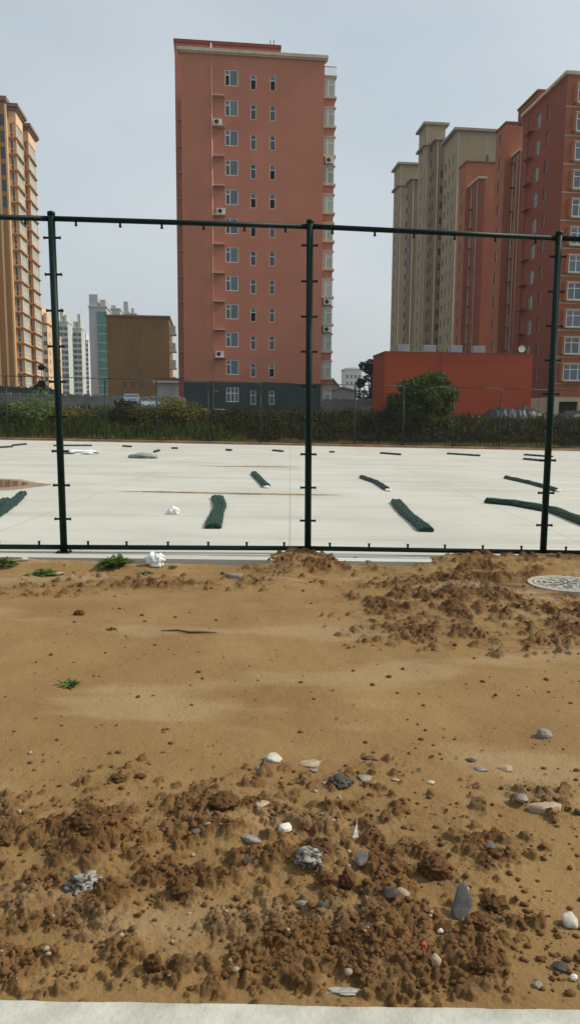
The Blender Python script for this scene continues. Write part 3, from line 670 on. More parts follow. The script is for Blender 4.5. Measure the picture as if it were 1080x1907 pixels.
simple_tower('pale grey high-rise with twin roof towers left of the teal glass one', 137, 650, 400, 153, 612, 'far_pale', 12, cols_=2, ww=2, wh=1.8, crown=[(.05,.4,4),(.55,.9,8)])
simple_tower('lowest pale high-rise in the gap left of the teal glass one', 153, 650, 480, 165, 634, 'far_white', 12, cols_=2, ww=2, wh=1.8, crown=[(.3,.7,5)])
t_, Wt, tp = simple_tower('concrete high-rise with teal glass curtain wall left of the ochre building', 168, 650, 260, 200, 572, 'far_grey', 14, cols_=1, ww=.6, wh=1.2, crown=[(0,.5,4.6),(.62,.95,2.8)])
mb = MB(); mb.box(Wt*.48, Wt+.2, -.5, -.01, 2, tp-1.5); c_ = t_.part(mb, 'glass_curtain', M['teal'])
mb = MB()
for r in range(int((tp-4)/3)): mb.box(Wt*.48, Wt+.2, -.6, -.51, 2+r*3, 2.25+r*3)
t_.part(mb, 'floor_band', M['far_grey'], c_)
simple_tower('grey stepped high-rise peeping over the ochre building', 203, 580, 330, 224, 576, 'far_grey', 12, cols_=2, ww=2, wh=1.8, crown=[(.2,.6,2)])
simple_tower('second grey high-rise peeping over the ochre building, with roof turret', 226, 580, 350, 254, 585, 'far_grey', 12, cols_=3, ww=2, wh=1.8, crown=[(.15,.45,6),(.65,.85,3)])
# ochre slab
t_ = Bld('apartment_building', 'plain ochre brown building with almost blank gable wall left of the salmon tower', 200, 660, 125); Wt = t_.u(316,660); tp = t_.z(589,0,0)
oh = [(t_.u(p_,660)-.3, t_.z(q_,5), .6, 1.0) for p_, q_ in ((248,698),(262,698),(247,722),(262,722),(232,722))]
t_.block(0,Wt,0,12,0,tp,M['brown'],{'F':oh}); pw = plain_window(.6,1.0)
for h in oh: t_.put(pw, (0,Wt,0,12), 'F', h[0], h[1])
mb = MB(); mb.box(-.2,Wt+.2,-.2,12.2,tp,tp+.3); t_.part(mb, 'roof_edge', M['roof_brown'])
mb = MB(); px_ = t_.u(265,640); mb.tube([(px_,-.08,t_.z(672,px_)),(px_,-.08,tp-1.2)], .06, 6); t_.part(mb, 'drain_pipe', M['brown'])
ob = MB().box(0,1.0,0,2,0,1.3).build('bay_window', M['glass_pale']); MB().box(-.0,1.15,-.15,2.1,-.25,0).build('sill', M['cream'], ob); protos.append(ob)
for r in range(6): q = t_.put(ob, (0,Wt,0,12), 'F', Wt+.02, tp-2.5-2.9*r); q.location.y = 1
# low annex with red band
t_ = Bld('shop_building', 'low flat shop building with red and white fascia beside the salmon tower', 290, 725, 104, cat='building'); Wt = t_.u(345,725); tp = t_.z(712,0,0)
t_.block(0,Wt,0,6,0,tp,M['far_grey'],{'F':[(.6,.3,1.2,2.2),(2.4,.3,1.0,2.2)]})
mb = MB(); mb.box(-.3,Wt,-.5,6,tp-.05,tp+.35); t_.part(mb, 'fascia', M['far_white']); mb = MB(); mb.box(-.3,Wt,-.55,6,tp+.352,tp+.6); t_.part(mb, 'red_fascia', M['podium_red'])
mb = MB(); mb.box(.6,1.8,.1,.13,.3,2.5); t_.part(mb, 'door', M['dark']); mb = MB(); mb.box(2.4,3.4,.1,.13,.3,2.5); t_.part(mb, 'door', M['dark'])
simple_tower('small distant white block rising right of the salmon tower', 643, 700, 330, 673, 688, 'far_white', 10, cols_=4, ww=1.0, wh=1.6, crown=[(.2,.8,1)], name='apartment_building', wm='glass_blue')
# gabled and flat sheds
def shed(label, px, px_r, Y, top_py, gable, m):
    t_ = Bld('shed', label, px, 720, Y, cat='shed'); Wt = t_.u(px_r,720); tp = t_.z(top_py,0,0); e_ = tp-(1.5 if gable else .35)
    mb = MB(); mb.add([(0,0,0),(Wt,0,0),(Wt,0,e_),(Wt/2,0,tp),(0,0,e_),(0,7,0),(Wt,7,0),(Wt,7,e_),(Wt/2,7,tp),(0,7,e_)], [(0,1,2,3,4),(5,9,8,7,6),(0,4,9,5),(1,6,7,2)]) ; t_.part(mb, 'wall', M[m])
    mb = MB(); e0 = .25
    for s_ in (0,1):
        xa = -e0 if s_ == 0 else Wt+e0; mb.add([(xa,-.3,e_-.1),(Wt/2,-.3,tp+.02),(Wt/2,7.3,tp+.02),(xa,7.3,e_-.1),(xa,-.3,e_+.03),(Wt/2,-.3,tp+.15),(Wt/2,7.3,tp+.15),(xa,7.3,e_+.03)], [(0,1,2,3),(4,7,6,5),(0,4,5,1),(1,5,6,2),(2,6,7,3),(3,7,4,0)])
    t_.part(mb, 'roof', M['far_grey'])
    mb = MB(); mb.box(Wt*.4,Wt*.6,-.03,-.002,.1,2.0); t_.part(mb, 'door', M['green_base'])
shed('grey gabled shed behind the low flat shed', 604, 635, 100, 706, True, 'shed')
shed('long pale low shed behind the right block wall', 611, 664, 88, 722, False, 'far_grey')

# ---- low vermilion building
v_ = Bld('low_building', 'low vermilion red building with blank wall and rooftop units behind the round bush', 716, 700, 62, cat='building')
Wv = v_.u(990,700); tv = v_.z(656,0,0); Dv = v_.v(694,700,0)
v_.block(0,Wv,0,Dv,0,tv,M['podium_red']); mb = MB(); mb.box(-.04,Wv+.04,-.04,Dv+.04,tv,tv+.10); v_.part(mb, 'coping', M['redA'])
cx_ = v_.u(818,670); mb = MB(); mb.tube([(cx_,-.04,tv+.1),(cx_+.05,-.05,tv-.5),(cx_-.15,-.04,tv-1.0),(cx_-.5,-.04,tv-1.25),(cx_-.62,-.04,tv-1.2)], .02, 6); mb.tube([(cx_+.15,-.03,tv),(cx_+.1,-.03,tv-2.6)], .02, 6); v_.part(mb, 'cable', M['redA'])
for i, px in enumerate((752,801,850,893)):
    q = v_.W(v_.u(px-11,650,1.0), 1.0); r = empty('rooftop_unit', (q.x,q.y,v_.zb+tv+.101), 'pale blue grey metal unit on the low red roof, %s from the left' % ('first','second','third','fourth')[i], 'rooftop unit', 'metal units on the red roof', YAW)
    MB().box(0,1.02,0,.7,.10,.62).build('cabinet', M['metal_box'], r); s_ = MB()
    for k in range(5): s_.box(.04,.98,-.012,-.001,.16+k*.09,.19+k*.09)
    s_.build('louvre', M['far_grey'], r); MB().box(-.04,1.06,-.04,.74,.621,.66).build('lid', M['far_white'], r); MB().box(.08,.94,.1,.6,0,.099).build('stand', M['fan'], r)
q = v_.W(v_.u(776,655,.6), .6); r = tag(MB().box(q.x-.9,q.x+.5,q.y,q.y+.4,v_.zb+tv+.101,v_.zb+tv+.2).build('roof_plank', M['cream']), 'pale plank lying on the red roof between the first two units', 'plank')
q = v_.W(v_.u(970,652,.7), .7); r = empty('satellite_dish', (q.x,q.y,v_.zb+tv+.10), 'small white dish at the right end of the low red roof', 'satellite dish')
MB().tube([(0,0,0),(0,0,.35)], .03, 8).build('mast', M['fan'], r)
mb = MB(); rr = []
for k in range(6): rr.append(.30*math.sin(k/5*math.pi/2)+.001)
mb.tube([(0, .12-.12*math.cos(k/5*math.pi/2)*-1-.12, .45) if 0 else (0, .02-.10*(1-(1-k/5)**0)-.0-.03*(k), .45) for k in range(6)], rr, 16, cap=False); mb.build('dish', M['white'], r, True)

# ------------------------------------------------------------------ block walls
def wall_run(label, pts, thick=.25, cat='wall', m='block'):
    A = P(pts[0][0], 750, pts[0][2]); C_ = P(pts[1][0], 750, pts[1][2])
    d = Vector((C_.x-A.x, C_.y-A.y, 0)); Lh = d.length; ang = math.atan2(d.y, d.x); z0 = float(gz(A.x, A.y))-.2
    r = empty('block_wall', (A.x,A.y,z0), label, cat, None, ang)
    zt0 = zfor(A.x,A.y,pts[0][1])-z0; zt1 = zfor(C_.x,C_.y,pts[1][1])-z0
    n_ = 40; mb = MB(); xs_ = [Lh*k/n_ for k in range(n_+1)]
    V_ = []; 
    for k, x_ in enumerate(xs_):
        zz = zt0+(zt1-zt0)*k/n_+(.08*((k*7)%3)-.08 if m=='block' else 0); V_ += [(x_,0,0),(x_,0,zz),(x_,thick,zz),(x_,thick,0)]
    F_ = []
    for k in range(n_):
        o_ = k*4; F_ += [(o_,o_+4,o_+5,o_+1),(o_+1,o_+5,o_+6,o_+2),(o_+2,o_+6,o_+7,o_+3)]
    F_ += [(0,1,2,3),(n_*4,n_*4+3,n_*4+2,n_*4+1)]
    mb.add(V_,F_); mb.build('wall', M[m], r)
    mb = MB()
    for k in range(int(Lh/.8)): 
        x_ = k*.8+.2; mb.box(x_, x_+.55, -.05, thick+.05, zt0+(zt1-zt0)*x_/Lh-.04, zt0+(zt1-zt0)*x_/Lh+.10+.08*((k*5)%3)/2)
    mb.build('coping_block', M['block'], r)
t = M['block'].node_tree
wall_run('long grey block wall behind the left hedge', [(-60,733,68),(212,738,70)])
wall_run('short grey block wall between the parked cars and the salmon tower', [(262,741,68),(346,741,70)])
wall_run('grey block wall right of the salmon tower', [(600,745,66),(716,746,67)])
wall_run('dark low garden wall under the tan high-rise', [(-60,716,100),(105,725,102)], m='green_base')

# ------------------------------------------------------------------ vehicles
def car(name, label, px, Y, wid, hgt, ln, paint, rz):
    c = P(px, 750, Y); z0 = float(gz(c.x, Y))+.75
    r = empty(name, (c.x,Y,z0), label, 'car', None, rz)
    h = hgt; prof = [(-.5,.28),(-.5,.62),(-.46,.70),(-.28,.78),(-.15,1.0),(.32,1.0),(.46,.72),(.5,.66),(.5,.28)]
    mb = MB(); V_ = []
    for s_ in (-1,1):
        for (a_,b_) in prof:
            inn = .86 if b_ > .9 else 1; V_.append((s_*wid/2*inn, a_*ln, b_*h))
    n_ = len(prof); F_ = [tuple(range(n_)), tuple(range(2*n_-1,n_-1,-1))]+[(k,n_+k,n_+(k+1)%n_,(k+1)%n_) for k in range(n_)]
    mb.add(V_,F_); body = mb.build('body', M[paint], r)
    mb = MB(); mb.add([(-wid*.44,-.272*ln-.012,.80*h),(wid*.44,-.272*ln-.012,.80*h),(wid*.38,-.16*ln-.012,.97*h),(-wid*.38,-.16*ln-.012,.97*h)],[(0,1,2,3)]); mb.build('windscreen', M['glass'], r)
    for s_ in (-1,1):
        x_ = s_*wid/2; mb = MB(); mb.add([(x_*1.005,-.22*ln,.78*h),(x_*1.005,.36*ln,.78*h),(x_*.90,.28*ln,.95*h),(x_*.90,-.13*ln,.95*h)],[(0,1,2,3)]); mb.build('side_window', M['glass'], r)
        MB().box(s_*wid*.36-.12,s_*wid*.36+.12,-.5*ln-.02,-.5*ln,.50*h,.60*h).build('headlight', M['white'], r)
        for yv in (-.31,.31):
            wh = MB().tube([(x_*.86,yv*ln,.31),(x_*1.01,yv*ln,.31)], .31, 16).build('wheel', M['rubber'], r); MB().tube([(x_*1.0,yv*ln,.31),(x_*1.03,yv*ln,.31)], .18, 12).build('rim', M['far_grey'], wh)
    MB().box(-wid*.3,wid*.3,-.5*ln-.015,-.5*ln,.30*h,.44*h).build('grille', M['fan'], r)
    return r
car('parked_car', 'pale blue white car parked by the gap in the block wall', 246, 73, 1.55, 1.4, 3.8, 'car_white', R(12))
car('parked_van', 'black van parked left of the pale blue car', 224, 82, 1.5, 1.5, 3.6, 'car_dark', R(-10))
c = P(280,750,61); r = tag(MB().box(-.75,.75,-.02,.02,0,1.1).build('panel', M['board']), 'pale blue board leaning before the short block wall', 'board'); r.location = (c.x,61,2.0); r.rotation_euler = (R(-12),0,.1)

# ------------------------------------------------------------------ vegetation
def leaves(centers, sizes, rg, flat=.5):
    n_ = len(centers); a = rg.normal(size=(n_,3)); a[:,2] *= flat; a /= np.linalg.norm(a,axis=1)[:,None]
    b_ = rg.normal(size=(n_,3)); b_ -= (b_*a).sum(1)[:,None]*a; b_ /= np.linalg.norm(b_,axis=1)[:,None]
    s_ = sizes[:,None]; V_ = np.stack([centers-a*s_, centers+b_*s_*.42, centers+a*s_, centers-b_*s_*.42], 1).reshape(-1,3)
    return V_, np.arange(n_*4).reshape(-1,4)
def blob_points(blobs, n_, rg, shell=.55):
    vol = np.array([b_[3]*b_[4]*b_[5] for b_ in blobs])**.75; k = rg.choice(len(blobs), n_, p=vol/vol.sum())
    B2 = np.array(blobs)[k]; d = rg.normal(size=(n_,3)); d /= np.linalg.norm(d,axis=1)[:,None]; rr = shell+(1-shell)*rg.random(n_)**.7; rr *= .85+.3*rg.random(n_)
    return B2[:,:3]+d*rr[:,None]*B2[:,3:6], k
def crown_blobs(w_, d_, z0, z1, n_, rg, br=(.22,.38), taper=.5):
    out_ = []
    for i in range(n_):
        a = rg.random()*6.283; t_ = rg.random(); rad = math.sqrt(rg.random())*.5*(1-taper*abs(t_-.45)**1.6*2)
        r_ = rg.uniform(*br)*min(w_, z1-z0)
        out_.append((math.cos(a)*rad*w_*.75, math.sin(a)*rad*d_*.75, z0+r_*.6+(z1-z0-r_*1.5)*t_, r_*rg.uniform(.8,1.2), r_*rg.uniform(.8,1.2), r_*rg.uniform(.65,1)))
    return out_
def plant(name, label, cat, loc, w_, d_, h_, nl, ls, m, rg, trunk_h=.4, nb=14, group=None, z0=0.0, stems=5, taper=.5, br=(.22,.38)):
    r = empty(name, loc, label, cat, group); bl = crown_blobs(w_, d_, z0, h_, nb, rg, br, taper); pts, k = blob_points(bl, nl, rg)
    V_, F_ = leaves(pts, ls*(.6+.8*rg.random(nl)), rg); tint = np.clip(rg.random(len(bl))[k]*.6+.55*rg.random(nl)-.15, 0, 1)
    np_mesh('crown' if trunk_h > .6 else 'foliage', V_, F_, M[m], r, tint)
    mb = MB()
    mb.tube([(0,0,-.2),(.03,.02,max(.3,trunk_h))], [.05*h_**.7,.035*h_**.7], 8)
    for i in range(stems):
        q = bl[i % len(bl)]; mb.tube([(.03,.02,max(.3,trunk_h)*.95),(q[0]*.5,q[1]*.5,(q[2]+trunk_h)/2),(q[0],q[1],q[2])], [.03*h_**.7,.02*h_**.7,.008], 6)
    mb.build('trunk' if trunk_h > .6 else 'stem', M['bark'], r); return r
rg = np.random.default_rng(21)
x = P(788,760,51.0).x
plant('bush', 'large round green bush standing before the low red building', 'bush', (x,51.0,.75), 6.1, 4.4, 4.45, 26000, .12, 'leaf', rg, .5, 80, br=(.11,.17), taper=.8)
for i,(px,Y,w_,h_,m,lab) in enumerate([(-20,50.5,3.0,2.3,'leaf','green shrub at the far left end of the hedge'),(35,50.8,2.4,1.9,'leaf_olive','olive shrub left of the tall pale green shrub in the hedge'),(72,50.3,2.8,3.0,'leaf_weed','tallest bright green shrub in the hedge left of the fence post'),
        (112,50.7,2.4,1.8,'leaf_olive','olive shrub behind the left fence post'),(150,50.4,2.5,1.75,'leaf_olive','yellowish shrub right of the left fence post'),(188,50.9,2.4,1.8,'leaf','green shrub in the hedge below the teal glass tower'),(232,50.6,2.8,2.1,'leaf_dark','dark shrub with pinkish tips in the hedge before the cars'),
        (276,50.8,2.6,1.95,'leaf_olive','olive shrub in the hedge right of the parked cars'),(322,51.0,3.0,2.4,'leaf_olive','grassy yellow shrub at the foot of the salmon tower'),(362,51.3,2.2,1.9,'leaf_olive','last low olive shrub at the right end of the hedge'),
        (652,53,1.8,1.5,'leaf_dark','small dark shrub by the right block wall')]):
    x = P(px,780,Y).x; plant('shrub', lab, 'shrub', (x,Y,float(gz(x,Y))-1.35+.35), w_, 1.8, h_+.45, 3200, .09, m, rg, .2, 16, 'shrubs of the hedge beyond the far fence' if i < 10 else None)
x = P(690,720,76).x
plant('tree', 'dark thin-leaved tree rising beside the left end of the low red building', 'tree', (x,76,1.4), 3.4, 3, 6.9, 2600, .15, 'leaf_dark', rg, 2.2, 16, stems=10, z0=1.2, br=(.12,.2), taper=.7)
x = P(78,720,90).x
plant('tree', 'dark spiky young tree before the tan high-rise', 'tree', (x,90,1.6), 2.8, 2.5, 6.6, 900, .26, 'leaf_dark', rg, 2.2, 9, stems=9, z0=1.8, br=(.12,.2))
x = P(712,650,66).x
# grass and weeds on the bank (stuff)
def blades(n_, fx, fy, h0, h1, wd, m, name, rg, lean=.35, droop=None):
    x = fx(n_); y = fy(n_); z = gz(x, y)-.03; hh = (h0+(h1-h0)*rg.random(n_)**1.6)*(.45+1.1*vnoise(x*.55+3,y*.8)); a = rg.random(n_)*6.283; le = lean*hh*rg.random(n_)
    base = np.stack([x,y,z],-1); sd = np.stack([np.cos(a+1.57),np.sin(a+1.57),a*0],-1)*wd; mid = base+np.stack([np.cos(a)*le*.35,np.sin(a)*le*.35,hh*.6],-1); tip = base+np.stack([np.cos(a)*le,np.sin(a)*le,hh],-1)
    V_ = np.stack([base-sd, base+sd, mid+sd*.8, tip, mid-sd*.8], 1).reshape(-1,3)
    return tag(np_mesh(name, V_, np.arange(n_*5).reshape(-1,5), M[m], None, rg.random(n_)), kind='stuff')
U = lambda a,b_: (lambda n_: rg.uniform(a,b_,n_))
blades(13000, U(-24,24), U(48.0,53.5), .2,.7,.02,'leaf_dark','weeds',rg)
blades(9000, U(-24,24), U(46.9,48.0), .08,.40,.018,'leaf_olive','grass',rg)
blades(9000, U(-24,-3), U(47.6,49.5), .2,.7,.02,'leaf','weeds',rg)
blades(5000, U(-10,24), U(50.0,51.8), .15,.45,.02,'leaf_olive','dry_grass',rg)
blades(12000, U(-24,24), U(52,58), .2,.55,.02,'leaf_olive','dry_grass',rg)
n_ = 45000; xw = rg.uniform(-24,24,n_); yw = rg.uniform(48.3,52.5,n_); zw_ = gz(xw,yw)+rg.random(n_)*(.25+1.3*np.clip(vnoise(xw*.6+5,yw*1.1)-.35,0,1))
V_,F_ = leaves(np.stack([xw,yw,zw_],-1), .05+.06*rg.random(n_), rg); tag(np_mesh('ground_cover', V_, F_, M['leaf_dark'], None, rg.random(n_)), kind='stuff')

# tarpaulin heaps
def heap(name, label, px0, px1, Y, top_py, m, seed, dep=3.0, cat='heap', zoff=0):
    A = P(px0,780,Y); C_ = P(px1,780,Y); w_ = C_.x-A.x; xc = (A.x+C_.x)/2; z0 = float(gz(xc,Y))-.1; h_ = zfor(xc,Y,top_py)-z0
    nx, ny = 70, 36; U_, W_ = np.meshgrid(np.linspace(-1,1,nx), np.linspace(-1,1,ny)); prof = np.clip(1-np.abs(U_)**3.5,0,1)**.6*np.clip(1-np.abs(W_)**2.6,0,1)**.6
    Z = h_*prof*(.8+.3*fbm(U_*2.5+seed, W_*2+seed, 3))+.55*(np.abs(fbm(U_*5+seed, W_*1.2, 3)-.5))*prof-.1*prof
    V_ = np.stack([U_*w_/2, W_*dep/2, Z],-1).reshape(-1,3); ii = np.arange(nx*ny).reshape(ny,nx); fc = np.stack([ii[:-1,:-1], ii[:-1,1:], ii[1:,1:], ii[1:,:-1]], -1).reshape(-1,4)
    o = np_mesh(name, V_, fc, M[m], smooth=True); o.location = (xc,Y,z0); return tag(o, label, cat)
heap('tarpaulin_heap', 'large heap under grey black tarpaulin before the low red building', 895, 1014, 56.5, 756, 'tarp', 3.2)
heap('tarpaulin_heap', 'dark heap under tarpaulin at the right edge behind the fence post', 1030, 1150, 57, 762, 'tarp', 8.1)
heap('tarpaulin_heap', 'small low grey tarpaulin heap just right of the round bush', 858, 904, 56, 775, 'greyplastic', 5.5, 1.5)

# ------------------------------------------------------------------ net rolls on the slab
def net_roll(label, pix, width, strands=6, rr=.035, bag=None, group='rolls of green fence mesh lying on the concrete', name='mesh_roll'):
    pts = [G(*p) for p in pix]; c = pts[len(pts)//2]; o = empty(name, c, label, 'mesh roll', group)
    # smooth path
    path = []
    for i in range(25):
        t_ = i/24*(len(pts)-1); k = min(int(t_), len(pts)-2); f_ = t_-k; path.append(pts[k].lerp(pts[k+1], f_*f_*(3-2*f_)*.3+f_*.7)-c)
    mb = MB(); d0 = (path[-1]-path[0]); sd = Vector((-d0.y, d0.x, 0)).normalized()
    for s_ in range(strands):
        off = (s_-(strands-1)/2)*(width/max(1,strands)); ph = random.random()*6; lay = .0 if s_%2 == 0 else rr*.7
        pp = []; rad = []
        for i in range(60):
            t_ = i/59*24; k = min(int(t_),23); q = path[k].lerp(path[k+1], t_-k)
            e_ = min(1, min(i,59-i)/3+.75)
            pp.append(q+sd*(off*(.92+.15*math.sin(i*.13+ph))+.006*math.sin(i*.9+ph))+Vector((0,0,rr*.95+lay+.005*math.sin(i*.5+ph)))); rad.append(rr*e_*(1+.18*(i%2)))
        mb.tube(pp, rad, 8)
    mb.build('mesh_bundle', M['net'], o, False)
    if bag is not None:
        q = G(*bag)-c; b2 = crumple((.075,.055,.035), int(abs(q.x*100)), .35); bo = np_mesh('white_tie', b2[0]+np.array([q.x,q.y,q.z+.03]), b2[1], M['plastic'], o)
    return o
def ico(sub):
    bm = bmesh.new(); bmesh.ops.create_icosphere(bm, subdivisions=sub, radius=1); V_ = np.array([v.co[:] for v in bm.verts]); F_ = np.array([[v.index for v in f.verts] for f in bm.faces]); bm.free(); return V_, F_
ICO3 = ico(3); ICO2 = ico(4)
def n3(V_, f_, seed): return (vnoise(V_[:,0]*f_+seed, V_[:,1]*f_+seed*1.7)+vnoise(V_[:,1]*f_+seed*2.1+9, V_[:,2]*f_+seed)+vnoise(V_[:,2]*f_+seed*.7+5, V_[:,0]*f_+seed*3))/3-.5
def crumple(size, seed, amp=.4):
    V_, F_ = ICO2; cr1 = 1-np.clip(np.abs(n3(V_,1.9,seed+7))*7,0,1); cr2 = 1-np.clip(np.abs(n3(V_,3.7,seed+2))*6,0,1); r_ = 1.12+amp*(1.8*n3(V_,1.1,seed+3)-.75*cr1-.42*cr2+.3*n3(V_,6,seed)); W_ = V_*r_[:,None]*np.array(size); W_[:,2] = np.maximum(W_[:,2], -size[2]*.55); return W_, F_
net_roll('folded green mesh roll nearest the centre, left of the middle post', [(405,928),(410,945),(404,965),(396,985)], .21, 7, .030)
net_roll('green mesh roll lying at the far left edge of the concrete', [(44,921),(26,938),(4,956),(-20,972)], .16, 5, .030)
net_roll('green mesh roll touching the left edge beside another roll', [(12,934),(-8,948),(-30,962)], .16, 5, .030)
net_roll('short green mesh roll with white tied end, left of the middle post', [(472,883),(484,896),(497,909)], .13, 4, .035, (497,909))
net_roll('wide folded green mesh roll right of the middle post', [(736,936),(760,962),(794,991)], .20, 7, .030)
net_roll('thin green mesh roll with pale end, right of the middle post', [(672,890),(700,900),(722,914)], .10, 3, .035, (723,915))
net_roll('thin green mesh roll lying behind the right post', [(940,891),(985,901),(1038,916)], .10, 3, .035, (1038,916))
net_roll('longest green mesh roll, running off the right edge', [(905,937),(960,942),(1030,955),(1100,983)], .13, 4, .042)
for i,(pa,pb,lab) in enumerate([((-5,835),(24,833),'distant dark mesh roll at the left edge near the far fence'),((24,831),(50,828),'second distant mesh roll from the left edge near the far fence'),((100,831),(172,831),'long dark distant mesh roll behind the white sheet heap'),((229,832),(245,833),'very short distant mesh roll above the grey sheet'),
        ((320,836),(331,836),'tiny brown distant roll below the brown shrub'),((421,839),(431,840),'tiny dark distant bundle left of the middle post'),((508,840),(527,842),'short brown distant roll just left of the middle post'),((708,845),(746,848),'thin distant roll below the round bush, its left'),((832,846),(893,850),'long thin distant roll below the red building'),
        ((975,848),(1028,852),'upper of two thin distant rolls left of the right post'),((974,856),(1024,861),'lower of two thin distant rolls left of the right post'),((288,843),(297,840),'small green bundle beside the grey folded sheet'),((614,843),(622,843),'tiny dark distant bundle right of the middle post')]):
    net_roll(lab, [pa, ((pa[0]+pb[0])/2,(pa[1]+pb[1])/2), pb], .09, 2, .034, group='distant rolls near the far fence')
def lump(name, label, cat, px, py, w_, d_, h_, m, seed, amp=.4, onslab=True, group=None):
    V_, F_ = crumple((w_/2,d_/2,h_*.65), seed, amp); o = np_mesh(name, V_, F_, M[m]); g = G(px,py) if onslab else D(px,py); o.location = (g.x,g.y,g.z+h_*.33); return tag(o, label, cat, group)
lump('plastic_bag', 'crumpled white plastic bag lying alone on the pale concrete', 'plastic bag', 323,957,.24,.20,.12,'plastic',4,.5)
lump('sheet_heap', 'low heap of white sheeting far back on the concrete', 'plastic sheet', 152,845,1.9,1.3,.16,'plastic',9,.6)
lump('folded_sheet', 'grey folded sheet lying far back on the concrete', 'plastic sheet', 266,853,1.05,.9,.20,'greyplastic',12,.25)
lump('plastic_bag', 'crumpled white plastic bag on the soil against the slab edge', 'plastic bag', 292,1060,.20,.14,.17,'plastic',17,.6,False)
lump('plastic_scrap', 'torn scrap of clear film lying against the foreground kerb', 'plastic sheet', 645,1850,.14,.035,.010,'film',23,.5,False)

# ------------------------------------------------------------------ manhole
g = mhc.copy()
mh = empty('manhole', g, 'round pale patterned manhole cover set in the dug soil', 'manhole cover'); Rm = .33
M['iron'] = mat('dusty_iron_cover', (.36,.34,.29), .7, .25, 12, bump=.003, bscale=60); M['iron2'] = mat('dark_iron_recess', (.10,.095,.085), .8, .2, 12)
mb = MB(); rs = [(Rm+.05,-.25),(Rm+.05,.0),(Rm,.0),(Rm,-.25)]; n_ = 64
V_ = [(math.cos(k/n_*6.2832)*r_, math.sin(k/n_*6.2832)*r_, z_) for r_,z_ in rs for k in range(n_)]; F_ = [(i*n_+k, i*n_+(k+1)%n_, (i+1)*n_+(k+1)%n_, (i+1)*n_+k) for i in range(3) for k in range(n_)]
mb.add(V_,F_); mb.build('ring', M['iron'], mh)
mb = MB(); mb.tube([(0,0,-.06),(0,0,-.008)], Rm-.006, 64); cv = mb.build('cover', M['iron2'], mh)
mb = MB()
def ring(r0,r1,z0,z1,a0=0,a1=6.2832,n_=40):
    V_ = []; 
    for k in range(n_+1):
        a = a0+(a1-a0)*k/n_; c_,s_ = math.cos(a), math.sin(a); V_ += [(c_*r0,s_*r0,z0),(c_*r0,s_*r0,z1),(c_*r1,s_*r1,z1),(c_*r1,s_*r1,z0)]
    F_ = []
    for k in range(n_):
        o_ = 4*k; F_ += [(o_,o_+4,o_+5,o_+1),(o_+1,o_+5,o_+6,o_+2),(o_+2,o_+6,o_+7,o_+3)]
    mb.add(V_,F_)
for r0,r1 in ((.29,.315),(.235,.255),(.12,.135)): ring(r0,r1,-.008,.0)
for k in range(24): ring(.262,.283,-.008,-.001,k*.2618+.02,k*.2618+.16,4)
for k in range(8):
    ring(.15,.225,-.008,-.001,k*.7854,k*.7854+.30,5); ring(.17,.19,-.008,-.0012,k*.7854+.38,k*.7854+.68,5)
for k in range(6): ring(.03,.105,-.008,-.001,k*1.047,k*1.047+.42,4)
mb.build('raised_pattern', M['iron'], cv)

# ------------------------------------------------------------------ stones
def rockmat(n_, c, c2, sc=18): return mat(n_, c, .9, .2, sc, col2=c2, bump=.004, bscale=70)
M['r_white'] = rockmat('pale_stone', (.32,.28,.21), (.58,.55,.47)); M['r_grey'] = rockmat('grey_stone', (.15,.14,.12), (.30,.27,.22)); M['r_slate'] = rockmat('blue_grey_slate', (.070,.072,.070), (.145,.140,.125))
M['r_dark'] = rockmat('dark_stone', (.035,.032,.028), (.09,.08,.065)); M['r_tan'] = rockmat('tan_stone', (.27,.20,.12), (.42,.33,.22)); M['r_brick'] = rockmat('red_brick', (.30,.045,.02), (.40,.08,.035))
M['r_clod'] = mat('brown_clod', (.062,.027,.008), .95, .2, 40, col2=(.155,.076,.024), bump=.012, bscale=45); M['r_mix'] = mat('crusted_concrete_rubble', (.16,.15,.13), .95, .3, 22, col2=(.48,.46,.40), bump=.012, bscale=60, attr='tint', acol=(.045,.038,.03))
M['r_purewhite'] = rockmat('white_tile', (.55,.51,.43), (.74,.71,.65))
SHARD = None
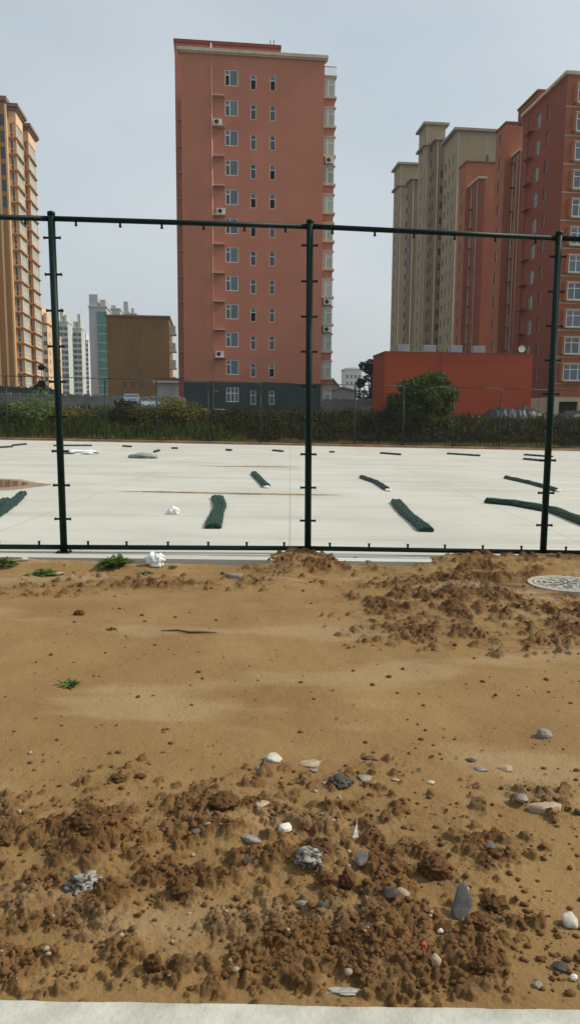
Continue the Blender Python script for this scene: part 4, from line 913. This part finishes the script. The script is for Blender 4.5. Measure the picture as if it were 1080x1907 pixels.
def rock(label, px, py, w_, h_, m, kind='hull', dep=None, rot=0, tilt=0, seed=None, group='loose stones on the soil', name='stone', cat='stone', sink=.38):
    g = D(px, py); dist = (g-Vector((0,0,CAMZ))).length; k = F/dist; W_ = w_/k; Hh = h_/k   # size on the ground from its apparent size
    dp = dep/k if dep else W_*.8; vis = Hh; hz_ = max(.006, vis*.62)
    rs = np.random.default_rng(int(px*7+py) if seed is None else seed)
    if kind == 'hull':
        pts = rs.normal(size=(20,3)); pts /= np.linalg.norm(pts,axis=1)[:,None]; pts *= rs.uniform(.75,1.1,size=(20,1)); bm = bmesh.new()
        for p in pts: bm.verts.new(Vector(p))
        res = bmesh.ops.convex_hull(bm, input=bm.verts[:]); bmesh.ops.delete(bm, geom=[v for v in bm.verts if not v.link_faces], context='VERTS')
        bmesh.ops.bevel(bm, geom=bm.edges[:]+bm.verts[:], offset=.07, segments=1, affect='EDGES', profile=.5)
        bmesh.ops.triangulate(bm, faces=bm.faces[:]); bmesh.ops.subdivide_edges(bm, edges=bm.edges[:], cuts=2, use_grid_fill=True)
        V_ = np.array([v.co[:] for v in bm.verts]); bmesh.ops.triangulate(bm, faces=bm.faces[:]); bm.verts.index_update(); F_ = np.array([[v.index for v in f.verts] for f in bm.faces]); bm.free()
        V_ = V_*(1+.10*n3(V_,5,px))[:,None]
    elif kind == 'slab':
        n_ = 9; ang = np.sort(rs.random(n_)*6.283*.25+np.arange(n_)*6.283/n_); rad = rs.uniform(.75,1.05,n_); V0 = [(x_,y_,z_) for z_ in (-1,1) for x_,y_ in [(-.25,-1),(.3,-.85),(.6,-.3),(.95,.15),(.5,.7),(.25,1),(-.35,.8),(-.6,.2),(-.9,-.35)]] if seed == 999 else [(math.cos(a)*r_, math.sin(a)*r_, z_) for z_, s2 in ((-1,1),(1,1)) for a, r_ in zip(ang, rad*s2)]
        bm = bmesh.new(); vs = [bm.verts.new(v) for v in V0]; bm.faces.new(vs[:n_][::-1]); bm.faces.new(vs[n_:])
        for i in range(n_): bm.faces.new((vs[i],vs[(i+1)%n_],vs[n_+(i+1)%n_],vs[n_+i]))
        bmesh.ops.bevel(bm, geom=bm.edges[:], offset=.10, segments=2, affect='EDGES'); bmesh.ops.triangulate(bm, faces=bm.faces[:]); bmesh.ops.subdivide_edges(bm, edges=bm.edges[:], cuts=2); bmesh.ops.triangulate(bm, faces=bm.faces[:])
        bm.verts.index_update(); V_ = np.array([v.co[:] for v in bm.verts]); F_ = np.array([[v.index for v in f.verts] for f in bm.faces]); bm.free(); V_ = V_*(1+.07*n3(V_,4,px))[:,None]
    else:
        V_, F_ = ICO2; amp = {'round':.25,'lumpy':.6,'clod':.7}[kind]; V_ = V_*(1+amp*(1.3*n3(V_,1.6,px)+1.3*n3(V_,4.2,py)+1.2*(n3(V_,9,px+py))+.8*n3(V_,17,px)))[:,None]
    tint = None
    if m == 'r_mix': tint = np.clip((1.02-np.linalg.norm(V_,axis=1))*5+.25+6*n3(V_,7,py+3), 0, 1)
    if kind == 'slab': V_ = V_*np.array([W_/2, vis*.75, max(.004,W_*.10)])
    else: V_ = V_*np.array([W_/2, dp/2, hz_*.62])
    o = np_mesh(name, V_, F_, M[m], attr=tint, domain='POINT', smooth=(kind == 'round')); o.location = (g.x, g.y, g.z+(hz_*.62*(1-sink*1.6) if kind != 'slab' else max(.004,W_*.10)*.7+math.sin(abs(tilt))*vis*.4)); o.rotation_euler = (tilt, 0, rot)
    return tag(o, label, cat, group)
ROCKS = [
 ('whitish rubble chunk with dark pits, lower left of the dug soil',153,1650,52,34,'r_mix','lumpy'),('pale grey flat stone, largest of the cluster above the dug soil',507,1416,42,26,'r_white','hull'),('small grey pebble touching the pale flat stone cluster',482,1433,16,12,'r_grey','hull'),
 ('dark stone tucked under the pale flat stone cluster',497,1424,22,16,'r_dark','hull'),('bright white smooth pebble at the top of the dug soil',531,1545,24,18,'r_purewhite','round'),('grey and white crusted rubble chunk in the middle of the dug soil',575,1616,46,36,'r_mix','lumpy'),
 ('blue grey slate chip right of the crusted chunk',672,1612,26,24,'r_slate','slab'),('dark lump touching a tan stone, centre right',724,1674,34,28,'r_dark','hull'),('rounded tan stone touching a dark lump, centre right',750,1670,26,34,'r_tan','hull'),
 ('large upright blue grey slate shard, right of centre',858,1704,38,46,'r_slate','shard'),('whitish angular stone near the right edge at the bottom',1057,1722,34,38,'r_white','hull'),('dark angular lump below the crusted chunk',600,1694,32,34,'r_dark','hull'),
 ('small grey stone left of the dark angular lump',562,1686,24,20,'r_grey','hull'),('blue grey stone at the upper right of the dug soil',912,1584,30,26,'r_slate','hull'),('white chip under the blue grey stone, upper right',909,1597,14,8,'r_white','hull'),('round dark stone alone on the bare soil at right',1012,1372,27,24,'r_grey','round'),
 ('long pale flat stone right of the pale cluster',577,1424,46,13,'r_tan','hull'),('small grey stones under the long pale flat stone',585,1436,18,10,'r_grey','hull'),('grey flat stone between the cluster and the dark clod',678,1450,30,14,'r_grey','hull'),('dark brown crumbly lump right of the cluster',634,1460,44,24,'r_dark','lumpy'),
 ('tiny tan chip left of the dark crumbly lump',606,1459,12,8,'r_tan','hull'),('small flat dark stone above the dug soil, left of the lump',553,1474,18,8,'r_grey','hull'),('small flat pale stone right of the grey flat stone',736,1453,16,8,'r_tan','hull'),('tiny white chip alone above the right dug soil',802,1458,16,8,'r_white','hull'),
 ('small dark stone at upper right among flat ones',876,1416,18,8,'r_dark','hull'),('narrow grey stone beside the tan flat one, upper right',897,1434,26,8,'r_grey','hull'),('tan flat stone, upper right',940,1433,34,14,'r_tan','hull'),('little dark stone above the grey flat stone',684,1413,24,10,'r_dark','hull'),
 ('pale slab piece on the tan slab at right',1023,1494,30,18,'r_white','hull'),('large tan slab piece at right',1012,1510,66,18,'r_tan','slab'),('dark stone cut by the right edge below the tan slab',1077,1516,20,18,'r_dark','hull'),('grey stone left of the tan slab',972,1500,28,14,'r_grey','hull'),
 ('bright red brick fragment in the lower dug soil',788,1765,15,24,'r_brick','hull'),('upright tan stone below the red brick fragment',811,1795,20,34,'r_tan','hull'),('dark stone at lower right near the kerb',1045,1803,28,16,'r_dark','hull'),('tiny cream pebble at lower right near the kerb',1067,1823,11,12,'r_purewhite','round'),('grey stone beside the kerb at lower right',1000,1836,20,14,'r_grey','hull'),
 ('dark bluish stone in the dug soil left of centre',366,1552,19,15,'r_slate','hull'),('long grey stone among dark clods in the centre',470,1564,40,14,'r_grey','hull'),('pale chip on the left of the top mound',388,1529,16,8,'r_tan','hull'),('long pale stone on the soil above the white pebble',488,1494,30,14,'r_tan','hull'),
 ('small grey stone in the soil left of the white pebble',460,1605,20,18,'r_dark','hull'),('cream pebble above the upright slate shard',868,1654,9,9,'r_white','round'),('cream pebble below the blue slate shard on the left',820,1727,9,10,'r_purewhite','round'),('small pale stone by the slab edge near the bag',385,1060,26,8,'r_white','hull'),('flat grey stone by the slab edge right of the bag',436,1078,52,9,'r_grey','slab'),
 ('small brown stone by the slab edge',415,1070,12,8,'r_dark','hull'),('pinkish brick piece by the slab edge right of the bag',345,1045,20,7,'r_brick','hull'),('pale stone at the slab edge left of the weeds',46,1057,16,12,'r_white','hull'),('tan block piece at the slab edge among weeds',74,1056,16,16,'r_tan','hull'),('pinkish stone before the reddish weed',112,1070,22,10,'r_tan','hull')]
for (lab,px,py,w_,h_,m,kd) in ROCKS:
    if kd == 'shard': o = rock(lab,px,py,w_,h_,m,'slab',tilt=R(55),rot=R(-14),seed=999) 
    else: rock(lab,px,py,w_,h_,m,kd,rot=(px%7)*.15-.4, tilt=(R(18) if kd=='slab' and h_>20 else 0))
for (lab,px,py,w_,h_) in [('isolated dark brown clod on the bare soil at upper left',148,1145,20,18),('round smooth brown clod left of centre in the dug soil',335,1658,42,38),('oblong tilted brown clod near the kerb, left of centre',287,1805,30,48),('reddish brown broad clod at the right of the dug soil',808,1622,66,44),('brown clod right of the slate shard',893,1722,50,36),('brown clod above the clod right of the shard',920,1690,44,34),
        ('pair of crumbs above the left mound, right one',262,1448,20,16),('crumb above the left mound, left one',222,1450,30,14),('pointed brown clod in the middle, right of the crusted chunk',645,1650,36,52),('dark clod pair at bottom right',900,1800,40,30),('low flat brown clod below the dark angular lump',665,1732,34,16),('brown clod at the left edge',10,1620,36,30),('brown clod over the hollow at left edge',8,1570,30,26),
        ('knobbly clod on top of the left mound',165,1535,56,34),('knobbly clod on top of the centre mound',418,1500,52,40),('brown clod beside the crusted chunk',610,1640,30,26),('rusty clod right of the pair of stones',700,1700,22,20)]:
    rock(lab,px,py,w_*.8,h_*.75,'r_clod','clod',name='soil_clod',cat='soil clod',group='large clods of soil',sink=.32)
# white splinter
g = D(662,1560); tag(MB().add([(-.012,0,0),(.012,.002,0),(.006,.02,.045),(.012,.035,.075),(-.012,.008,.0),(.002,.018,.04)],[(0,1,2),(2,3,5),(0,2,5),(0,5,4)]).build('plastic_splinter', M['plastic']), 'white plastic splinter standing in the soil, centre right', 'plastic scrap').location = g
# twig
mb = MB(); pts = [D(300,1177),D(330,1176),D(352,1180),D(378,1180),D(404,1181)]; mb.tube([p+Vector((0,0,.012)) for p in pts], [.003,.007,.008,.007,.003], 6); tag(mb.build('twig', M['bark'], None, True), 'thin dry twig lying on the bare soil at upper left', 'twig')
# gravel and crumbs (stuff)
rs = np.random.default_rng(77); Vb, Fb = ico(1); VV, FF, TT = [], [], []; cnt = 0
for k in range(30000):
    px = rs.uniform(-40,1120); py = rs.uniform(1060,1850)
    if py > 1380: dn = .16 if py < 1500 else .34
    else: dn = .05
    g = G(px,py,DZ); j = min(NY-1, np.searchsorted(yy, g.y)); i = int(np.clip(((g.x/hw[j])+1)/2*(NX-1), 0, NX-1)); dn += dens[j,i]*.75
    if rs.random() > dn*.8 or (wob[j,i] < .52 and rs.random() < .8): continue
    far = py < 1300; s_ = (.0022+.012*rs.random()**4) if not far else (.005+.014*rs.random()**3)
    V_ = Vb*(1+.5*(rs.random((len(Vb),1))-.5))*np.array([s_*rs.uniform(.8,1.4), s_, s_*rs.uniform(.6,.9)])+np.array([g.x,g.y,Hat(g.x,g.y)+s_*.25]); VV.append(V_); FF.append(Fb+cnt*len(Vb)); TT.append(np.full(len(Fb), 1.0 if rs.random() < .965 else 0.0)); cnt += 1
M['gravel'] = mat('mixed_grit', (.22,.18,.12), .95, .3, 60, col2=(.36,.30,.21), attr='tint', acol=((.065,.029,.009),(.16,.080,.026)))
tag(np_mesh('soil_crumbs', np.concatenate(VV), np.concatenate(FF), M['gravel'], None, np.concatenate(TT)), kind='stuff')

# small weeds on the soil
def weed(label, px, py, w_px, n_, m, seed, hgt=.7, group='small weeds on the soil'):
    g = D(px,py); dist = (g-Vector((0,0,CAMZ))).length; s_ = w_px/F*dist/2*1.25; r = empty('weed', g, label, 'weed', group); rs = np.random.default_rng(seed)
    VV, FF = [], []; c = 0; tint = []
    for k in range(n_):
        a = rs.random()*6.283; el_ = rs.uniform(.15,1.2); ln = s_*rs.uniform(.55,1.05); bx = rs.normal(size=2)*s_*.22; wdt = ln*.17
        d = np.array([math.cos(a)*math.cos(el_), math.sin(a)*math.cos(el_), math.sin(el_)*hgt]); sd = np.array([-math.sin(a), math.cos(a), 0])*wdt; b0 = np.array([bx[0],bx[1],0.0])
        p1 = b0+d*ln*.5+np.array([0,0,ln*.08]); p2 = b0+d*ln-np.array([0,0,ln*.12]); VV += [b0-sd*.3,b0+sd*.3,p1+sd,p2,p1-sd]; FF.append([c,c+1,c+2,c+3,c+4]); c += 5; tint.append(rs.random())
    np_mesh('leaf_cluster', VV, FF, M[m], r, tint); MB().tube([(0,0,-.02),(0,0,s_*.35)], [s_*.06,s_*.03], 6).build('stem', M['bark'], r)
weed('small star-shaped green weed alone on the bare soil', 133, 1277, 40, 22, 'leaf_weed', 1)
weed('largest bushy green weed at the slab edge left of the bag', 215, 1060, 50, 150, 'leaf_weed', 2, .8)
weed('green weed at the left edge by the slab', 10, 1060, 36, 80, 'leaf_weed', 3, .9)
weed('reddish weed at the slab edge by the foot of the left post', 130, 1056, 44, 90, 'leaf_red', 4, .9)
weed('mixed red green weed left of the left post foot', 95, 1056, 32, 60, 'leaf_red', 5, .8)
weed('low creeping green weed before the reddish weed', 78, 1070, 50, 80, 'leaf_weed', 6, .4)
weed('straggly reddish weed between the left post and the bushy green weed', 165, 1055, 34, 50, 'leaf_red', 14, 1.0)
weed('tiny pale weed lowest below the left post', 52, 1088, 26, 24, 'leaf_weed', 7, .35)
weed('small green weed right of the white bag', 322, 1060, 18, 26, 'leaf_weed', 8, .6)
weed('low dark weed under the white bag', 272, 1068, 26, 30, 'leaf_weed', 9, .4)
weed('sprig of dry weed on the bare soil at upper middle', 208, 1172, 22, 12, 'leaf_red', 10, .3)

for o in list(bpy.data.objects):
    if '_used' in o: del o['_used']
for p_ in protos:
    if p_.parent is None:
        for ch in list(p_.children_recursive): bpy.data.objects.remove(ch)
        bpy.data.objects.remove(p_)

# ------------------------------------------------------------------ haze
HAZE = 0.00032
if HAZE:
    o = MB().box(-720,720,-80,1220,-3,150).build('haze', None) if 0 else None
    me = bpy.data.meshes.new('haze'); mb = MB().box(-720,720,-80,1220,-3,75); me.from_pydata(mb.v, [], mb.f)
    hm = bpy.data.materials.new('haze'); hm.use_nodes = True; t = hm.node_tree; t.nodes.clear(); oo = t.nodes.new('ShaderNodeOutputMaterial'); pv = t.nodes.new('ShaderNodeVolumePrincipled')
    pv.inputs['Color'].default_value = (.90,.92,.95,1); pv.inputs['Density'].default_value = HAZE; pv.inputs['Anisotropy'].default_value = .2; t.links.new(pv.outputs[0], oo.inputs['Volume'])
    me.materials.append(hm); ho = bpy.data.objects.new('haze', me); COL.objects.link(ho); tag(ho, kind='stuff')
